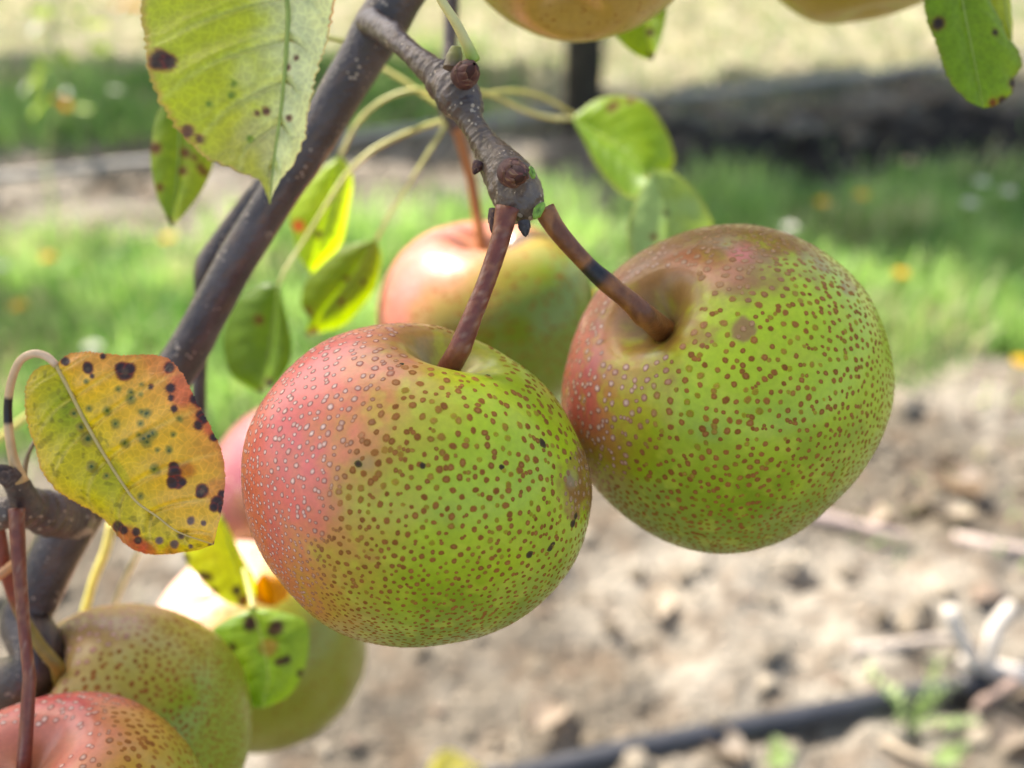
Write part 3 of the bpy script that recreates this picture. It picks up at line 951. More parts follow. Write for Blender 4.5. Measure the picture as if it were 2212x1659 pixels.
bud('bud', 1133, 490, 0.2375, (0.10, -0.95, 0.2), 12, 1.4, spur, lin(70, 66, 66), lin(52, 46, 46), lin(96, 92, 90))
bud('bud', 1031, 360, 0.245, (-0.35, -0.9, 0.2), 11, 1.3, spur, lin(74, 50, 50), lin(82, 48, 46))
bud('bud', 1067, 470, 0.241, (-0.10, -0.98, 0.1), 12, 2.2, spur, lin(78, 60, 54), lin(70, 44, 46))

def scar(x, y, d, rx, ry, tilt, col, parent):
    """torn green stub where a leaf came off"""
    r = np.random.default_rng(int(x))
    c = P(x, y, d); s = d / FPX
    Vv, Cc = [c - FW * 4 * s], [lin(70, 96, 24)]
    K = 14
    for h, sc in ((0, 1.0), (6, 0.86), (5, 0.5)):
        for j in range(K):
            a = j * 2 * math.pi / K
            u, v = math.cos(a) * rx * sc * r.uniform(0.85, 1.1), math.sin(a) * ry * sc * r.uniform(0.85, 1.1)
            X = u * math.cos(tilt) - v * math.sin(tilt); Y = u * math.sin(tilt) + v * math.cos(tilt)
            Vv.append(c + RI * X * s + UP * Y * s - FW * (h - 3) * s * r.uniform(0.6, 1.3)); Cc.append(col * r.uniform(0.6, 1.2))
    Ff = []
    for k in range(2):
        for j in range(K):
            a, b = 1 + k * K + j, 1 + k * K + (j + 1) % K
            Ff.append((a, b, b + K, a + K))
    for j in range(K): Ff.append((1 + 2 * K + j, 1 + 2 * K + (j + 1) % K, 0))
    o = mesh_obj('leaf_scar', Vv, Ff, M_PETIOLE, parent, np.array(Cc)); o['label'] = 'torn green leaf scar'
scar(1163, 455, 0.2365, 11, 22, 0.5 - 1.0, lin(136, 176, 60), spur)
scar(1150, 372, 0.2385, 7, 15, 0.3, lin(140, 180, 70), spur)
def pet_col(a, b, black=None):
    def fn(s, V):
        c = mixc(a + 0 * V, b, s)
        if black: c = mixc(c, lin(34, 26, 24), sstep(black[0] - .01, black[0] + .01, s) * (1 - sstep(black[1] - .01, black[1] + .01, s)))
        return c
    return fn
tube_px('leaf_stub', [(978, 150, 0.247, 24), (982, 128, 0.247, 19), (985, 112, 0.247, 15), (986, 102, 0.247, 11)], M_PETIOLE, spur, 20, 12, 0.25, pet_col(lin(96, 76, 58), lin(138, 140, 70)), label='torn green stub of a lost leaf')
PALE, PALE2 = lin(206, 200, 130), lin(188, 186, 96)
tube_px('petiole', [(1024, 132, 0.245, 15), (1008, 95, 0.243, 12), (985, 50, 0.241, 11), (958, 8, 0.240, 10), (930, -40, 0.240, 10), (880, -120, 0.24, 10)], M_PETIOLE, spur, 40, 10, 0.02, lambda s, V: mixc(lin(150, 178, 66) + 0 * V, lin(212, 202, 134), sstep(0.0, 0.22, s)), label='pale green leaf stalk rising from the upper bud')

# spur of the lower left
lspur = tube_px('fruit_spur', [(170, 1115, 0.303, 45), (135, 1115, 0.291, 46), (100, 1108, 0.281, 44), (62, 1098, 0.274, 40), (25, 1105, 0.270, 36), (-20, 1118, 0.270, 32), (-70, 1135, 0.270, 26)], M_BARK, branch, 140, 32, 0.2, spur_col,
                lambda s: 1 + 0.05 * np.sin(s * 90) * sstep(0.1, 0.3, s), label='short stout spur at the left edge')
tube_px('spur_tip', [(62, 1098, 0.270, 34), (48, 1070, 0.266, 30), (36, 1045, 0.263, 26), (22, 1022, 0.260, 18)], M_BARK, lspur, 30, 16, 0.12, bark_col)
bud('bud', 18, 1028, 0.258, (-0.5, 0.7, 0.4), 20, 1.2, lspur, lin(76, 58, 48), lin(66, 48, 42), lin(116, 96, 80))
# back spur that carries the blurred pear
bspur = tube_px('fruit_spur', [(990, -200, 0.395, 18), (978, -40, 0.398, 17), (974, 60, 0.40, 16), (970, 160, 0.40, 17), (968, 225, 0.40, 22), (980, 262, 0.40, 20), (986, 285, 0.40, 12)], M_BARK, branch, 60, 12, 0.06, bark_col, label='thin blurred spur behind the front one')

# ------------------------------------------------------------------ leaves
def leaf(parent, mid, left, right, colfn, mat=None, bulge=0.0015, ns=70, nt=16, serr=0.0, petiole=None, pcol=None, wave=0.0, vein_h=0.00012, nveins=7, rib=None, seed=1, label=None, ribcol=None):
    """a blade lofted between its midrib and its two margins; every point is (picture x, picture y, depth)"""
    tow = lambda L: np.array([P(*p) for p in L])
    m, l, r = catmull(tow(mid), ns), catmull(tow(left), ns), catmull(tow(right), ns)
    s = np.linspace(0, 1, ns)
    if serr:
        tooth = ((s * ns * 0.5) % 1.0)
        for e, o in ((l, 1), (r, 1)):
            out = e - m; out /= np.linalg.norm(out, axis=1)[:, None] + 1e-9
            e += out * (serr * (np.random.default_rng(seed).random(ns) - 0.3))[:, None] * (np.clip((1 - s) * 10, 0, 1) * np.clip(s * 10, 0, 1))[:, None]
    tan = np.gradient(m, axis=0); tan /= np.linalg.norm(tan, axis=1)[:, None] + 1e-12
    rows = []
    tpar = np.concatenate([-np.linspace(1, 0, nt + 1)[:-1], np.linspace(0, 1, nt + 1)])
    S, T = np.meshgrid(s, tpar, indexing='ij')
    V = np.zeros((ns, len(tpar), 3))
    for j, t in enumerate(tpar):
        e = l if t < 0 else r
        a = abs(t)
        p = m + (e - m) * a
        n = np.cross(tan, r - l); n /= np.linalg.norm(n, axis=1)[:, None] + 1e-9
        n = np.where((n @ FW)[:, None] > 0, -n, n)
        vs = s * nveins - a * 1.1
        vein = np.abs((vs % 1.0) - 0.5) * 2                   # 1 on a side vein
        hgt = bulge * np.sin(np.pi * a) * np.sin(np.pi * s) ** 0.5 + vein_h * (-sstep(0.75, 1, vein)) * 4 * (1 - a) \
            + vein_h * 6 * np.cos(vs * 2 * np.pi) * a * (1 - a) + wave * a * np.sin(s * 17 + seed + (2 if t < 0 else 0)) * np.sin(np.pi * s)
        V[:, j] = p + n * (hgt * np.clip((1 - s) * 9, 0, 1) * np.clip(s * 9, 0, 1))[:, None]
    Vf = V.reshape(-1, 3); Sf, Tf = S.ravel(), T.ravel()
    w = len(tpar)
    i = (np.arange(ns - 1)[:, None] * w + np.arange(w - 1)[None]).ravel()
    F = np.stack([i, i + 1, i + w + 1, i + w], 1)
    vs = Sf * nveins - np.abs(Tf) * 1.1
    vein = sstep(0.84, 0.98, np.abs((vs % 1.0) - 0.5) * 2) * (1 - 0.7 * np.abs(Tf))
    X, Y, D = proj(Vf)
    o = mesh_obj('leaf', Vf, F, mat or M_LEAF, parent, colfn(X, Y, Sf, Tf, vein, Vf))
    if label: o['label'] = label
    rr = rib or 0.00038
    Vt, Ft = tube_geo(m - FW * 0.0001, rr * (1 - 0.75 * s), 6)
    mesh_obj('midrib', Vt, fix_faces(Ft), M_PETIOLE, o, np.tile(ribcol if ribcol is not None else lin(150, 166, 76), (len(Vt), 1)))
    if petiole:
        pc = pcol or pet_col(PALE, PALE2)
        path, rad = px_path(petiole, 40)
        rad = rad * (0.62 if petiole[0][2] > 0.37 else 1.0)
        Vt, Ft = tube_geo(path, rad, 9, 0.02)
        sp = np.concatenate([np.repeat(np.linspace(0, 1, 40), 9), [0, 1]])
        mesh_obj('petiole', Vt, fix_faces(Ft), M_PETIOLE, o, pc(sp, Vt))
    return o

def spots(c, X, Y, V, lst, dark, ring=None, ringw=1.5, seed=3, wob=0.35, soft=0.25):
    nz = (fbm(V, 500, 3, seed) - 0.5) * 2 * wob
    for it in lst:
        x, y, r = it[:3]
        d = np.hypot(X - x, Y - y) / r + nz
        if ring is not None:
            c = mixc(c, ring, 0.75 * (1 - sstep(1.0, ringw, d)))
        c = mixc(c, dark, 0.95 * (1 - sstep(1 - soft, 1 + soft, d)))
    return c

def D3(L, d):
    """give a list of picture points one depth, or a depth that changes along it"""
    n = len(L)
    dd = np.linspace(d[0], d[1], n) if isinstance(d, tuple) else [d] * n
    return [(x, y, z) for (x, y), z in zip(L, dd)]

BLACK, REDR, BROWN = lin(44, 34, 32), lin(150, 56, 38), lin(92, 54, 30)

# big pale leaf, upper left
def c_big(X, Y, S, T, vein, V):
    n = fbm(V, 160, 4, 4) - 0.5
    c = mixc(lin(178, 190, 48) + 0 * V, lin(212, 220, 164), sstep(-0.45, 0.10, T + n * 0.6 + 0.3 * (S - 0.6)))  # paler right half: sky sheen put into the leaf colour
    c = mixc(c, lin(176, 170, 86), sstep(0.60, 0.9, S + n * 0.3) * (T < 0) * 0.6)
    c = mixc(c, lin(206, 214, 150), vein * 0.45)
    c = mixc(c, lin(186, 150, 84), 0.8 * sstep(0.93, 1.0, np.abs(T)))
    c = mixc(c, lin(190, 90, 70), 0.8 * sstep(0.95, 1, T) * (Y < 60))
    c = spots(c, X, Y, V, [(345, 130, 24), (365, 133, 16)], BLACK, REDR, 1.35)
    c = spots(c, X, Y, V, [(405, 285, 13), (430, 300, 9), (575, 240, 8), (555, 245, 6), (620, 145, 6), (624, 255, 6), (640, 125, 5)], lin(96, 66, 52), lin(160, 110, 70), 1.6)
    return spots(c, X, Y, V, [(500, 205, 8), (505, 180, 8), (450, 225, 7), (540, 300, 8)], lin(110, 140, 40))
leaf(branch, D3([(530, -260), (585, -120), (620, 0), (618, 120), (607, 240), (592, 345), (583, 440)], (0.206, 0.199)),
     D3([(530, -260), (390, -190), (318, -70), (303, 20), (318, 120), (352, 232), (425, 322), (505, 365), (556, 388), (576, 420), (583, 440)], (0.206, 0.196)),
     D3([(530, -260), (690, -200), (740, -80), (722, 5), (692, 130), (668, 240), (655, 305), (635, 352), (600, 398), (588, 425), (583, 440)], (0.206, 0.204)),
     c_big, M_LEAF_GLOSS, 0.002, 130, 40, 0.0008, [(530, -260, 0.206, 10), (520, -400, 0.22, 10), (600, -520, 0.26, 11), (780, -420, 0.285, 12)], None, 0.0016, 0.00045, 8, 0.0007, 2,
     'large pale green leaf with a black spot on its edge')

def c_red(fn, x, y, r):
    def g(X, Y, S, T, vein, V):
        c = fn(X, Y, S, T, vein, V)
        return mixc(c, lin(206, 70, 44), 0.9 * (1 - sstep(0.5, 1.2, np.hypot(X - x, Y - y) / r)))
    return g

def c_green(base, hi, sp=(), sp2=(), edge=None, br=0.0):
    def fn(X, Y, S, T, vein, V):
        n = fbm(V, 140, 3, 4) - 0.5
        warm = np.array([1.18, 0.98, 0.75])
        c = mixc(base * warm + 0 * V, hi * warm, sstep(-0.4, 0.6, T * 0.6 + n * 1.6))
        c = mixc(c, hi * 1.1, vein * 0.35)
        if edge is not None: c = mixc(c, edge, 0.6 * sstep(0.88, 1.0, np.abs(T)))
        c = spots(c, X, Y, V, sp, BLACK, lin(110, 70, 30), 1.6)
        return spots(c, X, Y, V, sp2, BROWN, lin(130, 110, 40), 1.8)
    return fn

leaf(branch, D3([(385, 200), (388, 290), (382, 390), (370, 492)], 0.335),
     D3([(385, 200), (345, 235), (328, 300), (326, 355), (338, 420), (356, 462), (370, 492)], (0.335, 0.338)),
     D3([(385, 200), (440, 260), (462, 335), (445, 395), (412, 445), (384, 478), (370, 492)], (0.335, 0.331)),
     c_green(lin(96, 134, 34), lin(130, 160, 46), [(450, 425 - 0, 8), (450, 427, 6), (362, 478, 8), (372, 488, 8)], [(395, 370, 8), (450, 430, 8), (335, 320, 12), (345, 405, 7), (400, 330, 9), (432, 362, 8), (440, 372, 7), (420, 340, 6)], lin(150, 150, 60)), None, 0.002, 50, 12,
     petiole=[(385, 200, 0.335, 7), (430, 130, 0.33, 7), (560, 60, 0.32, 7), (760, 90, 0.30, 7)], seed=3, label='small brown spotted leaf behind the big pale leaf')

# yellow spotted leaf, left
def c_yellow(X, Y, S, T, vein, V):
    n = fbm(V, 120, 4, 14) - 0.5
    fine = fbm(V, 500, 3, 15) - 0.5
    c = mixc(lin(202, 188, 30) + 0 * V, lin(222, 180, 58), sstep(-0.15, 0.45, T + n * 0.4))
    c = mixc(c, lin(128, 154, 22), 0.85 * np.exp(-(((X - 150) / 55) ** 2 + ((Y - 880) / 75) ** 2)) * (T < 0.05))
    c = mixc(c, lin(140, 156, 26), 0.6 * np.exp(-(((X - 240) / 50) ** 2 + ((Y - 1035) / 50) ** 2)) * (T < 0.1))
    c = mixc(c, lin(214, 136, 84), 0.5 * sstep(0.35, 0.95, T - 0.5 * (Y - 800) / 400 + n * 0.5) * (T > 0))
    c = mixc(c, lin(224, 192, 88), 0.6 * sstep(1040, 1150, Y) * sstep(-0.6, 0.3, T))
    c, = (mixc(c, lin(206, 172, 66), 0.5 * sstep(0.6, 1, -T)),)
    for (a, b, r, am) in ((395, 845, 42, .85), (375, 795, 30, .5), (455, 925, 26, .85), (275, 1160, 34, .9), (318, 1190, 30, .85), (370, 1195, 26, .6), (345, 780, 40, .4), (470, 1060, 30, .5), (300, 1180, 26, .8), (440, 895, 30, .6)):
        d = np.hypot(X - a, Y - b) / r + n * 0.7
        c = mixc(c, lin(186, 78, 66), 0.85 * am * (1 - sstep(0.45, 1.15, d)))
    d = np.hypot((X - 400) / 26, (Y - 1015) / 20)
    c = mixc(c, lin(170, 92, 20), 0.75 * (1 - sstep(0.5, 1.3, d)))
    c = mixc(c, lin(222, 206, 122), vein * 0.55)
    c = mixc(c, lin(190, 110, 70), 0.55 * sstep(0.94, 1.0, np.abs(T)))
    gs = [(232, 887, 9), (250, 915, 9), (175, 922, 9), (190, 948, 14), (198, 1008, 11), (160, 893, 9), (192, 882, 7), (283, 848, 8), (283, 860, 10), (305, 890, 6), (317, 893, 9), (303, 915, 7), (300, 940, 6),
          (310, 947, 11), (322, 942, 12), (330, 936, 9), (318, 955, 11), (270, 957, 9), (333, 1014, 10), (365, 973, 8), (340, 972, 5), (388, 905, 7), (375, 938, 6), (303, 1072, 7), (256, 840, 6), (304, 852, 5), (186, 824, 5), (230, 1028, 7), (305, 830, 5)]
    c = spots(c, X, Y, V, gs, lin(128, 130, 58), lin(180, 150, 56), 1.4, 5, 0.45, 0.6)
    c = spots(c, X, Y, V, [(a, b, r * 0.35) for a, b, r in gs], lin(40, 72, 36), None, 1.5, 6, 0.3)
    bl = [(270, 803, 19), (262, 795, 12), (281, 796, 12), (190, 795, 12), (199, 812, 5), (141, 780, 9), (222, 770, 6), (365, 793, 11), (368, 838, 10), (369, 860, 7), (376, 883, 8), (422, 862, 11), (430, 872, 8), (437, 897, 12), (440, 905, 10), (428, 918, 10), (463, 945, 10), (325, 836, 6),
          (376, 1008, 11), (378, 1022, 14), (384, 1040, 14), (372, 1042, 12), (394, 1040, 9), (437, 1060, 14), (432, 1066, 10), (480, 1068, 9), (470, 1085, 13), (462, 1096, 10), (298, 1167, 9), (294, 1150, 9), (255, 1137, 11), (268, 1146, 9), (466, 1175, 6), (455, 1180, 6), (478, 1100, 8)]
    c = spots(c, X, Y, V, bl, lin(44, 38, 40), REDR, 1.28, 7, 0.3)
    c = spots(c, X, Y, V, [(412, 1125, 9), (344, 1167, 8), (377, 1176, 8), (392, 1158, 6), (412, 1181, 5), (440, 1130, 5)], lin(92, 84, 84), lin(180, 130, 90), 1.4, 8)
    for (a, b, r) in ((270, 803, 9), (190, 797, 5), (437, 1062, 7), (298, 1167, 4), (368, 800, 5)):
        c = mixc(c, lin(86, 74, 60), 0.8 * (1 - sstep(0.6, 1.1, np.hypot(X - a, Y - b) / r)))
    # gnaw specks
    c = mixc(c, lin(110, 104, 20), 0.5 * sstep(0.70, 0.76, vnoise(V, 900, 5)) * (T < 0.1))
    return c * (1 + 0.25 * fine)[:, None]
leaf(branch, D3([(123, 790), (154, 849), (185, 911), (222, 976), (265, 1044), (296, 1084), (339, 1115), (386, 1149), (462, 1176)], (0.252, 0.243)),
     D3([(123, 790), (100, 788), (80, 798), (62, 822), (52, 868), (55, 917), (74, 963), (96, 1013), (130, 1059), (173, 1093), (216, 1121), (247, 1152), (278, 1176), (312, 1192), (355, 1196), (417, 1191), (462, 1176)], (0.252, 0.248)),
     D3([(123, 790), (132, 776), (154, 764), (197, 761), (265, 768), (324, 766), (361, 778), (395, 809), (420, 846), (444, 899), (463, 948), (481, 1007), (486, 1047), (481, 1099), (470, 1139), (462, 1176)], (0.252, 0.238)),
     c_yellow, M_LEAF_GLOSS, 0.0022, 200, 56, 0.0005,
     [(123, 790, 0.252, 8), (100, 770, 0.252, 9), (70, 764, 0.252, 9), (42, 782, 0.254, 9), (24, 825, 0.256, 9), (17, 880, 0.258, 9), (20, 940, 0.259, 10), (30, 995, 0.260, 11), (48, 1042, 0.261, 15)],
     pet_col(lin(222, 186, 148), lin(214, 178, 122), (0.50, 0.66)), 0.0014, 0.0003, 7, 0.0006, 5, 'yellow leaf with red margins and many black spots', ribcol=lin(196, 172, 108))
tube_px('petiole', [(52, 1045, 0.264, 6), (55, 1005, 0.266, 6), (66, 970, 0.268, 5), (84, 940, 0.272, 5)], M_PETIOLE, lspur, 20, 8, 0, pet_col(lin(150, 130, 90), lin(96, 76, 50)))
tube_px('petiole', [(48, 1205, 0.285, 10), (25, 1222, 0.283, 10), (0, 1242, 0.281, 10), (-60, 1280, 0.28, 10)], M_PETIOLE, lspur, 20, 8, 0, pet_col(lin(200, 150, 96), lin(204, 140, 100)))
tube_px('petiole', [(242, 1130, 0.36, 10), (228, 1190, 0.36, 10), (205, 1245, 0.36, 9), (186, 1310, 0.36, 9), (160, 1400, 0.36, 9)], M_PETIOLE, branch, 30, 8, 0, pet_col(lin(220, 204, 110), lin(214, 206, 96)))
tube_px('petiole', [(300, 1190, 0.40, 5), (262, 1270, 0.40, 5), (235, 1340, 0.40, 5)], M_PETIOLE, branch, 20, 8, 0, pet_col(lin(190, 176, 120), lin(180, 166, 110)))
tube_px('petiole', [(-20, 962, 0.40, 7), (20, 928, 0.40, 7), (70, 890, 0.40, 7), (120, 850, 0.40, 7)], M_PETIOLE, branch, 20, 8, 0, pet_col(lin(214, 200, 110), lin(204, 190, 110)))

# leaves on the back spur
leaf(branch, D3([(736, 335), (722, 410), (700, 500), (672, 592)], 0.405),
     D3([(736, 335), (690, 370), (650, 420), (625, 465), (634, 505), (643, 550), (672, 592)], (0.405, 0.402)),
     D3([(736, 335), (756, 365), (762, 400), (752, 460), (738, 525), (700, 565), (672, 592)], (0.405, 0.412)),
     c_red(c_green(lin(150, 192, 60), lin(172, 208, 92), [(688, 506, 7)], []), 645, 488, 16), None, 0.002, 50, 12,
     petiole=[(736, 335, 0.405, 7), (775, 262, 0.402, 7), (830, 215, 0.40, 7), (900, 194, 0.398, 7), (968, 215, 0.40, 8)], seed=6, label='glowing yellow-green leaf with a red mark behind the bough')
leaf(branch, D3([(812, 517), (764, 595), (708, 665), (658, 727)], 0.395),
     D3([(812, 517), (742, 534), (690, 576), (658, 615), (651, 657), (668, 685), (664, 705), (658, 727)], (0.395, 0.392)),
     D3([(812, 517), (824, 552), (811, 622), (778, 667), (742, 704), (700, 716), (658, 727)], (0.395, 0.402)),
     c_green(lin(104, 140, 36), lin(126, 158, 44), [(748, 603, 6), (786, 607, 5), (662, 722, 8), (678, 714, 8)], [(662, 676, 9), (738, 652, 6)]), None, 0.002, 50, 12,
     petiole=[(812, 517, 0.395, 7), (845, 455, 0.395, 6), (890, 385, 0.397, 6), (935, 315, 0.398, 6), (972, 255, 0.40, 8)], seed=7, label='olive green leaf with dark specks left of the blurred pear')
leaf(branch, D3([(602, 615), (592, 690), (580, 770), (564, 850)], 0.385),
     D3([(602, 615), (568, 613), (517, 646), (491, 692), (482, 744), (498, 807), (533, 836), (564, 850)], (0.385, 0.394)),
     D3([(602, 615), (612, 653), (625, 709), (630, 762), (620, 797), (590, 832), (564, 850)], (0.385, 0.380)),
     c_green(lin(84, 124, 36), lin(98, 140, 42), [(582, 826, 8), (566, 848, 8)], [(560, 690, 8)]), None, 0.002, 50, 12,
     petiole=[(602, 615, 0.385, 5), (618, 580, 0.386, 5), (655, 522, 0.39, 5), (700, 450, 0.392, 6), (748, 378, 0.395, 8), (800, 328, 0.396, 9), (860, 295, 0.398, 8), (920, 272, 0.40, 8), (972, 258, 0.40, 9)], seed=8, label='plain dark green leaf between bough and front pear')
tube_px('petiole', [(966, 240, 0.40, 6), (915, 205, 0.402, 5), (868, 172, 0.404, 5), (815, 142, 0.406, 5), (740, 110, 0.41, 5)], M_PETIOLE, bspur, 24, 8, 0, pet_col(PALE2, lin(196, 180, 110)))
leaf(branch, D3([(1234, 255), (1289, 288), (1338, 318), (1375, 347), (1402, 390)], (0.43, 0.415)),
     D3([(1234, 255), (1262, 306), (1289, 360), (1326, 405), (1362, 430), (1386, 418), (1402, 390)], (0.43, 0.405)),
     D3([(1234, 255), (1258, 236), (1280, 220), (1310, 208), (1352, 208), (1395, 220), (1425, 257), (1447, 299), (1457, 341), (1448, 366), (1425, 385), (1402, 390)], (0.43, 0.43)),
     c_green(lin(104, 150, 36), lin(122, 164, 40), [], [(1320, 232, 9), (1330, 226, 8), (1362, 218, 7)], lin(150, 140, 60)), None, 0.002, 60, 14,
     petiole=[(1234, 255, 0.43, 8), (1190, 255, 0.428, 7), (1130, 238, 0.42, 7), (1080, 212, 0.412, 7), (1030, 200, 0.405, 7), (972, 225, 0.40, 8)], seed=9, label='bright folded leaf above the right pear')
tube_px('petiole', [(968, 228, 0.402, 6), (1040, 205, 0.408, 4), (1100, 196, 0.415, 4), (1160, 205, 0.422, 4), (1215, 232, 0.43, 4), (1300, 290, 0.445, 4), (1400, 385, 0.415, 4)], M_PETIOLE, bspur, 40, 8, 0, pet_col(PALE2, lin(190, 170, 100)))
leaf(branch, D3([(1408, 370), (1440, 450), (1440, 560), (1420, 670)], (0.398, 0.40)),
     D3([(1408, 370), (1392, 395), (1374, 428), (1360, 475), (1355, 515), (1366, 560), (1390, 620), (1420, 670)], (0.398, 0.39)),
     D3([(1408, 370), (1430, 364), (1464, 378), (1500, 410), (1528, 454), (1540, 490), (1530, 560), (1480, 630), (1420, 670)], (0.398, 0.405)),
     c_green(lin(134, 172, 124), lin(132, 166, 90), [(1438, 460, 6)], [(1412, 512, 7)], lin(160, 160, 60)), M_LEAF_GLOSS, 0.002, 50, 12, seed=10, label='dull pale leaf tucked behind the right pear')
leaf(branch, D3([(1380, -70), (1385, 0), (1395, 70), (1410, 131)], 0.37),
     D3([(1380, -70), (1325, -40), (1308, 20), (1318, 58), (1345, 95), (1378, 120), (1410, 131)], 0.372),
     D3([(1380, -70), (1430, -30), (1440, 20), (1435, 55), (1426, 90), (1415, 115), (1410, 131)], 0.365),
     c_green(lin(122, 156, 46), lin(106, 142, 40), [(1405, 70, 7), (1408, 122, 6)], []), None, 0.001, 40, 10,
     petiole=[(1380, -70, 0.37, 7), (1370, -160, 0.37, 7), (1300, -260, 0.35, 8)], seed=11, label='green leaf hanging under the tan pear at the top')
leaf(branch, D3([(2060, -160), (2075, -20), (2100, 110), (2124, 234)], 0.288),
     D3([(2060, -160), (2010, -80), (1997, 0), (2002, 40), (2024, 96), (2047, 165), (2085, 214), (2124, 234)], 0.286),
     D3([(2060, -160), (2120, -80), (2140, 0), (2160, 40), (2176, 80), (2198, 108), (2207, 142), (2192, 165), (2184, 203), (2154, 226), (2124, 234)], 0.290),
     c_green(lin(96, 138, 30), lin(108, 148, 38), [(2028, 52, 13), (2150, 70, 6), (2190, 180, 9), (2165, 218, 9), (2192, 195, 6)], [(2145, 222, 8)], lin(120, 120, 40)), None, 0.0015, 90, 20, 0.0006, 
     [(2060, -160, 0.288, 9), (2040, -260, 0.288, 9), (1980, -360, 0.29, 9)], seed=12, label='green leaf with ragged brown tip at the top right')
leaf(branch, D3([(2150, -150), (2165, -60), (2172, 20), (2186, 95)], 0.294),
     D3([(2150, -150), (2125, -60), (2130, 10), (2150, 60), (2186, 95)], 0.296),
     D3([(2150, -150), (2178, -60), (2182, 0), (2186, 50), (2186, 95)], 0.298),
     c_green(lin(150, 176, 76), lin(160, 184, 90)), None, 0.001, 40, 8, seed=13, label='sliver of light leaf behind the top right leaf')
# leaves low on the left
leaf(branch, D3([(478, 1110), (500, 1190), (518, 1250), (532, 1312)], 0.368),
     D3([(478, 1110), (425, 1150), (396, 1200), (426, 1243), (458, 1277), (492, 1302), (532, 1312)], (0.368, 0.362)),
     D3([(478, 1110), (506, 1165), (527, 1210), (549, 1248), (551, 1288), (532, 1312)], (0.368, 0.373)),
     c_green(lin(176, 206, 44), lin(190, 214, 66), [(512, 1276, 9), (437, 1243, 8), (462, 1276, 7), (540, 1292, 8), (400, 1205, 9), (450, 1246, 8)], [(525, 1298, 12)]), None, 0.002, 50, 12, seed=14, label='glowing yellow leaf with black spots under the yellow spotted leaf')
def c_holed(X, Y, S, T, vein, V):
    c = c_green(lin(104, 150, 54), lin(128, 170, 66))(X, Y, S, T, vein, V)
    c = mixc(c, lin(150, 180, 60), 0.7 * np.exp(-(((X - 520) / 40) ** 2 + ((Y - 1430) / 60) ** 2)))
    c = spots(c, X, Y, V, [(580, 1400, 19)], lin(140, 120, 58), lin(110, 90, 40), 1.3)
    return spots(c, X, Y, V, [(543, 1347, 15), (592, 1360, 14), (600, 1352, 12), (610, 1428, 9), (622, 1424, 8), (650, 1455, 8), (503, 1397, 8), (600, 1430, 7)], lin(62, 40, 36), lin(96, 90, 40), 1.35)
leaf(branch, D3([(546, 1313), (568, 1390), (580, 1460), (566, 1530)], (0.352, 0.345)),
     D3([(546, 1313), (490, 1338), (457, 1366), (470, 1410), (494, 1440), (515, 1490), (540, 1525), (566, 1530)], (0.352, 0.348)),
     D3([(546, 1313), (600, 1320), (655, 1338), (668, 1375), (660, 1437), (632, 1495), (600, 1518), (566, 1530)], (0.352, 0.35)),
     c_holed, None, 0.002, 60, 14, petiole=[(546, 1313, 0.352, 6), (540, 1280, 0.356, 6), (528, 1230, 0.362, 6)], seed=15, label='green leaf with dark blotches hanging before a blurred pear')
leaf(branch, D3([(566, 1238), (580, 1275), (592, 1310)], 0.385),
     D3([(566, 1238), (548, 1268), (556, 1302), (592, 1310)], 0.38), D3([(566, 1238), (610, 1250), (625, 1285), (592, 1310)], 0.38),
     c_green(lin(176, 128, 24), lin(190, 142, 40)), None, 0.004, 30, 8, seed=16, label='curled amber leaf beside the front pear')

# unseen overhead leaves, added and laid out to shade the front pears
def canopy_leaves(parent, n, region, size, seed, name='crown', mat=None, cols=None, length=0.06):
    """leaf shaped blades: position region(r) -> point; one joined part"""
    r = np.random.default_rng(seed)
    tp = np.array([0, .15, .35, .6, .82, 1.0]); wd = np.array([0.03, .62, 1.0, .9, .5, 0.02]) * 0.34
    c = np.array([region(r) for k in range(n)])
    L = (length * r.uniform(0.75, 1.25, n))[:, None]
    a, e = r.uniform(0, 6.28, n), r.uniform(-1.1, 0.2, n)
    d = np.stack([np.cos(a) * np.cos(e), np.sin(a) * np.cos(e), np.sin(e)], 1)
    s1 = np.cross(d, [0, 0, 1.0]); s1 /= np.linalg.norm(s1, axis=1)[:, None]; n0 = np.cross(s1, d)
    roll = r.normal(0, 0.5, n)[:, None]
    sd_, nn = s1 * np.cos(roll) + n0 * np.sin(roll), n0 * np.cos(roll) - s1 * np.sin(roll)
    V = []
    for t, w in zip(tp, wd):
        m = c + d * L * t - np.array([0, 0, 1.0]) * 0.25 * L * t * t
        V += [m - sd_ * w * L + nn * 0.10 * L, m, m + sd_ * w * L + nn * 0.10 * L]
    V = np.stack(V, 1); k = V.shape[1]
    quad = []
    for i in range(len(tp) - 1):
        p = 3 * i
        quad += [(p, p + 1, p + 4, p + 3), (p + 1, p + 2, p + 5, p + 4)]
    F = (np.arange(n)[:, None, None] * k + np.array(quad)[None]).reshape(-1, 4)
    f = r.random(n)
    col = mixc(lin(88, 126, 36) + np.zeros((n, 3)), lin(136, 158, 52), f)
    ob = mesh_obj(name, V.reshape(-1, 3), F, mat or M_LEAF, parent, np.repeat(col, k, 0))
    ob['kind'] = 'stuff'
    return ob
SH = -SUN_DIR / SUN_DIR[2]
cellno = [0]
def shade_region(r):
    i, j = cellno[0] % 32, (cellno[0] // 32) % 14                            # an even spread, so that no gap lets the sun through
    cellno[0] += 1
    gxy = np.array([0.08 + 0.56 * (i + r.random()) / 32, -0.38 + 0.225 * (j + r.random()) / 14, 0])   # where the shadow would land on the ground
    z = r.uniform(2.35, 2.75)
    return gxy - SH * z
canopy_leaves(branch, 448, shade_region, 1, 3)
def shade_region2(r):
    gxy = np.array([r.uniform(-1.0, 1.0), r.uniform(-1.3, -0.36), 0])
    return gxy - SH * r.uniform(2.2, 3.0)
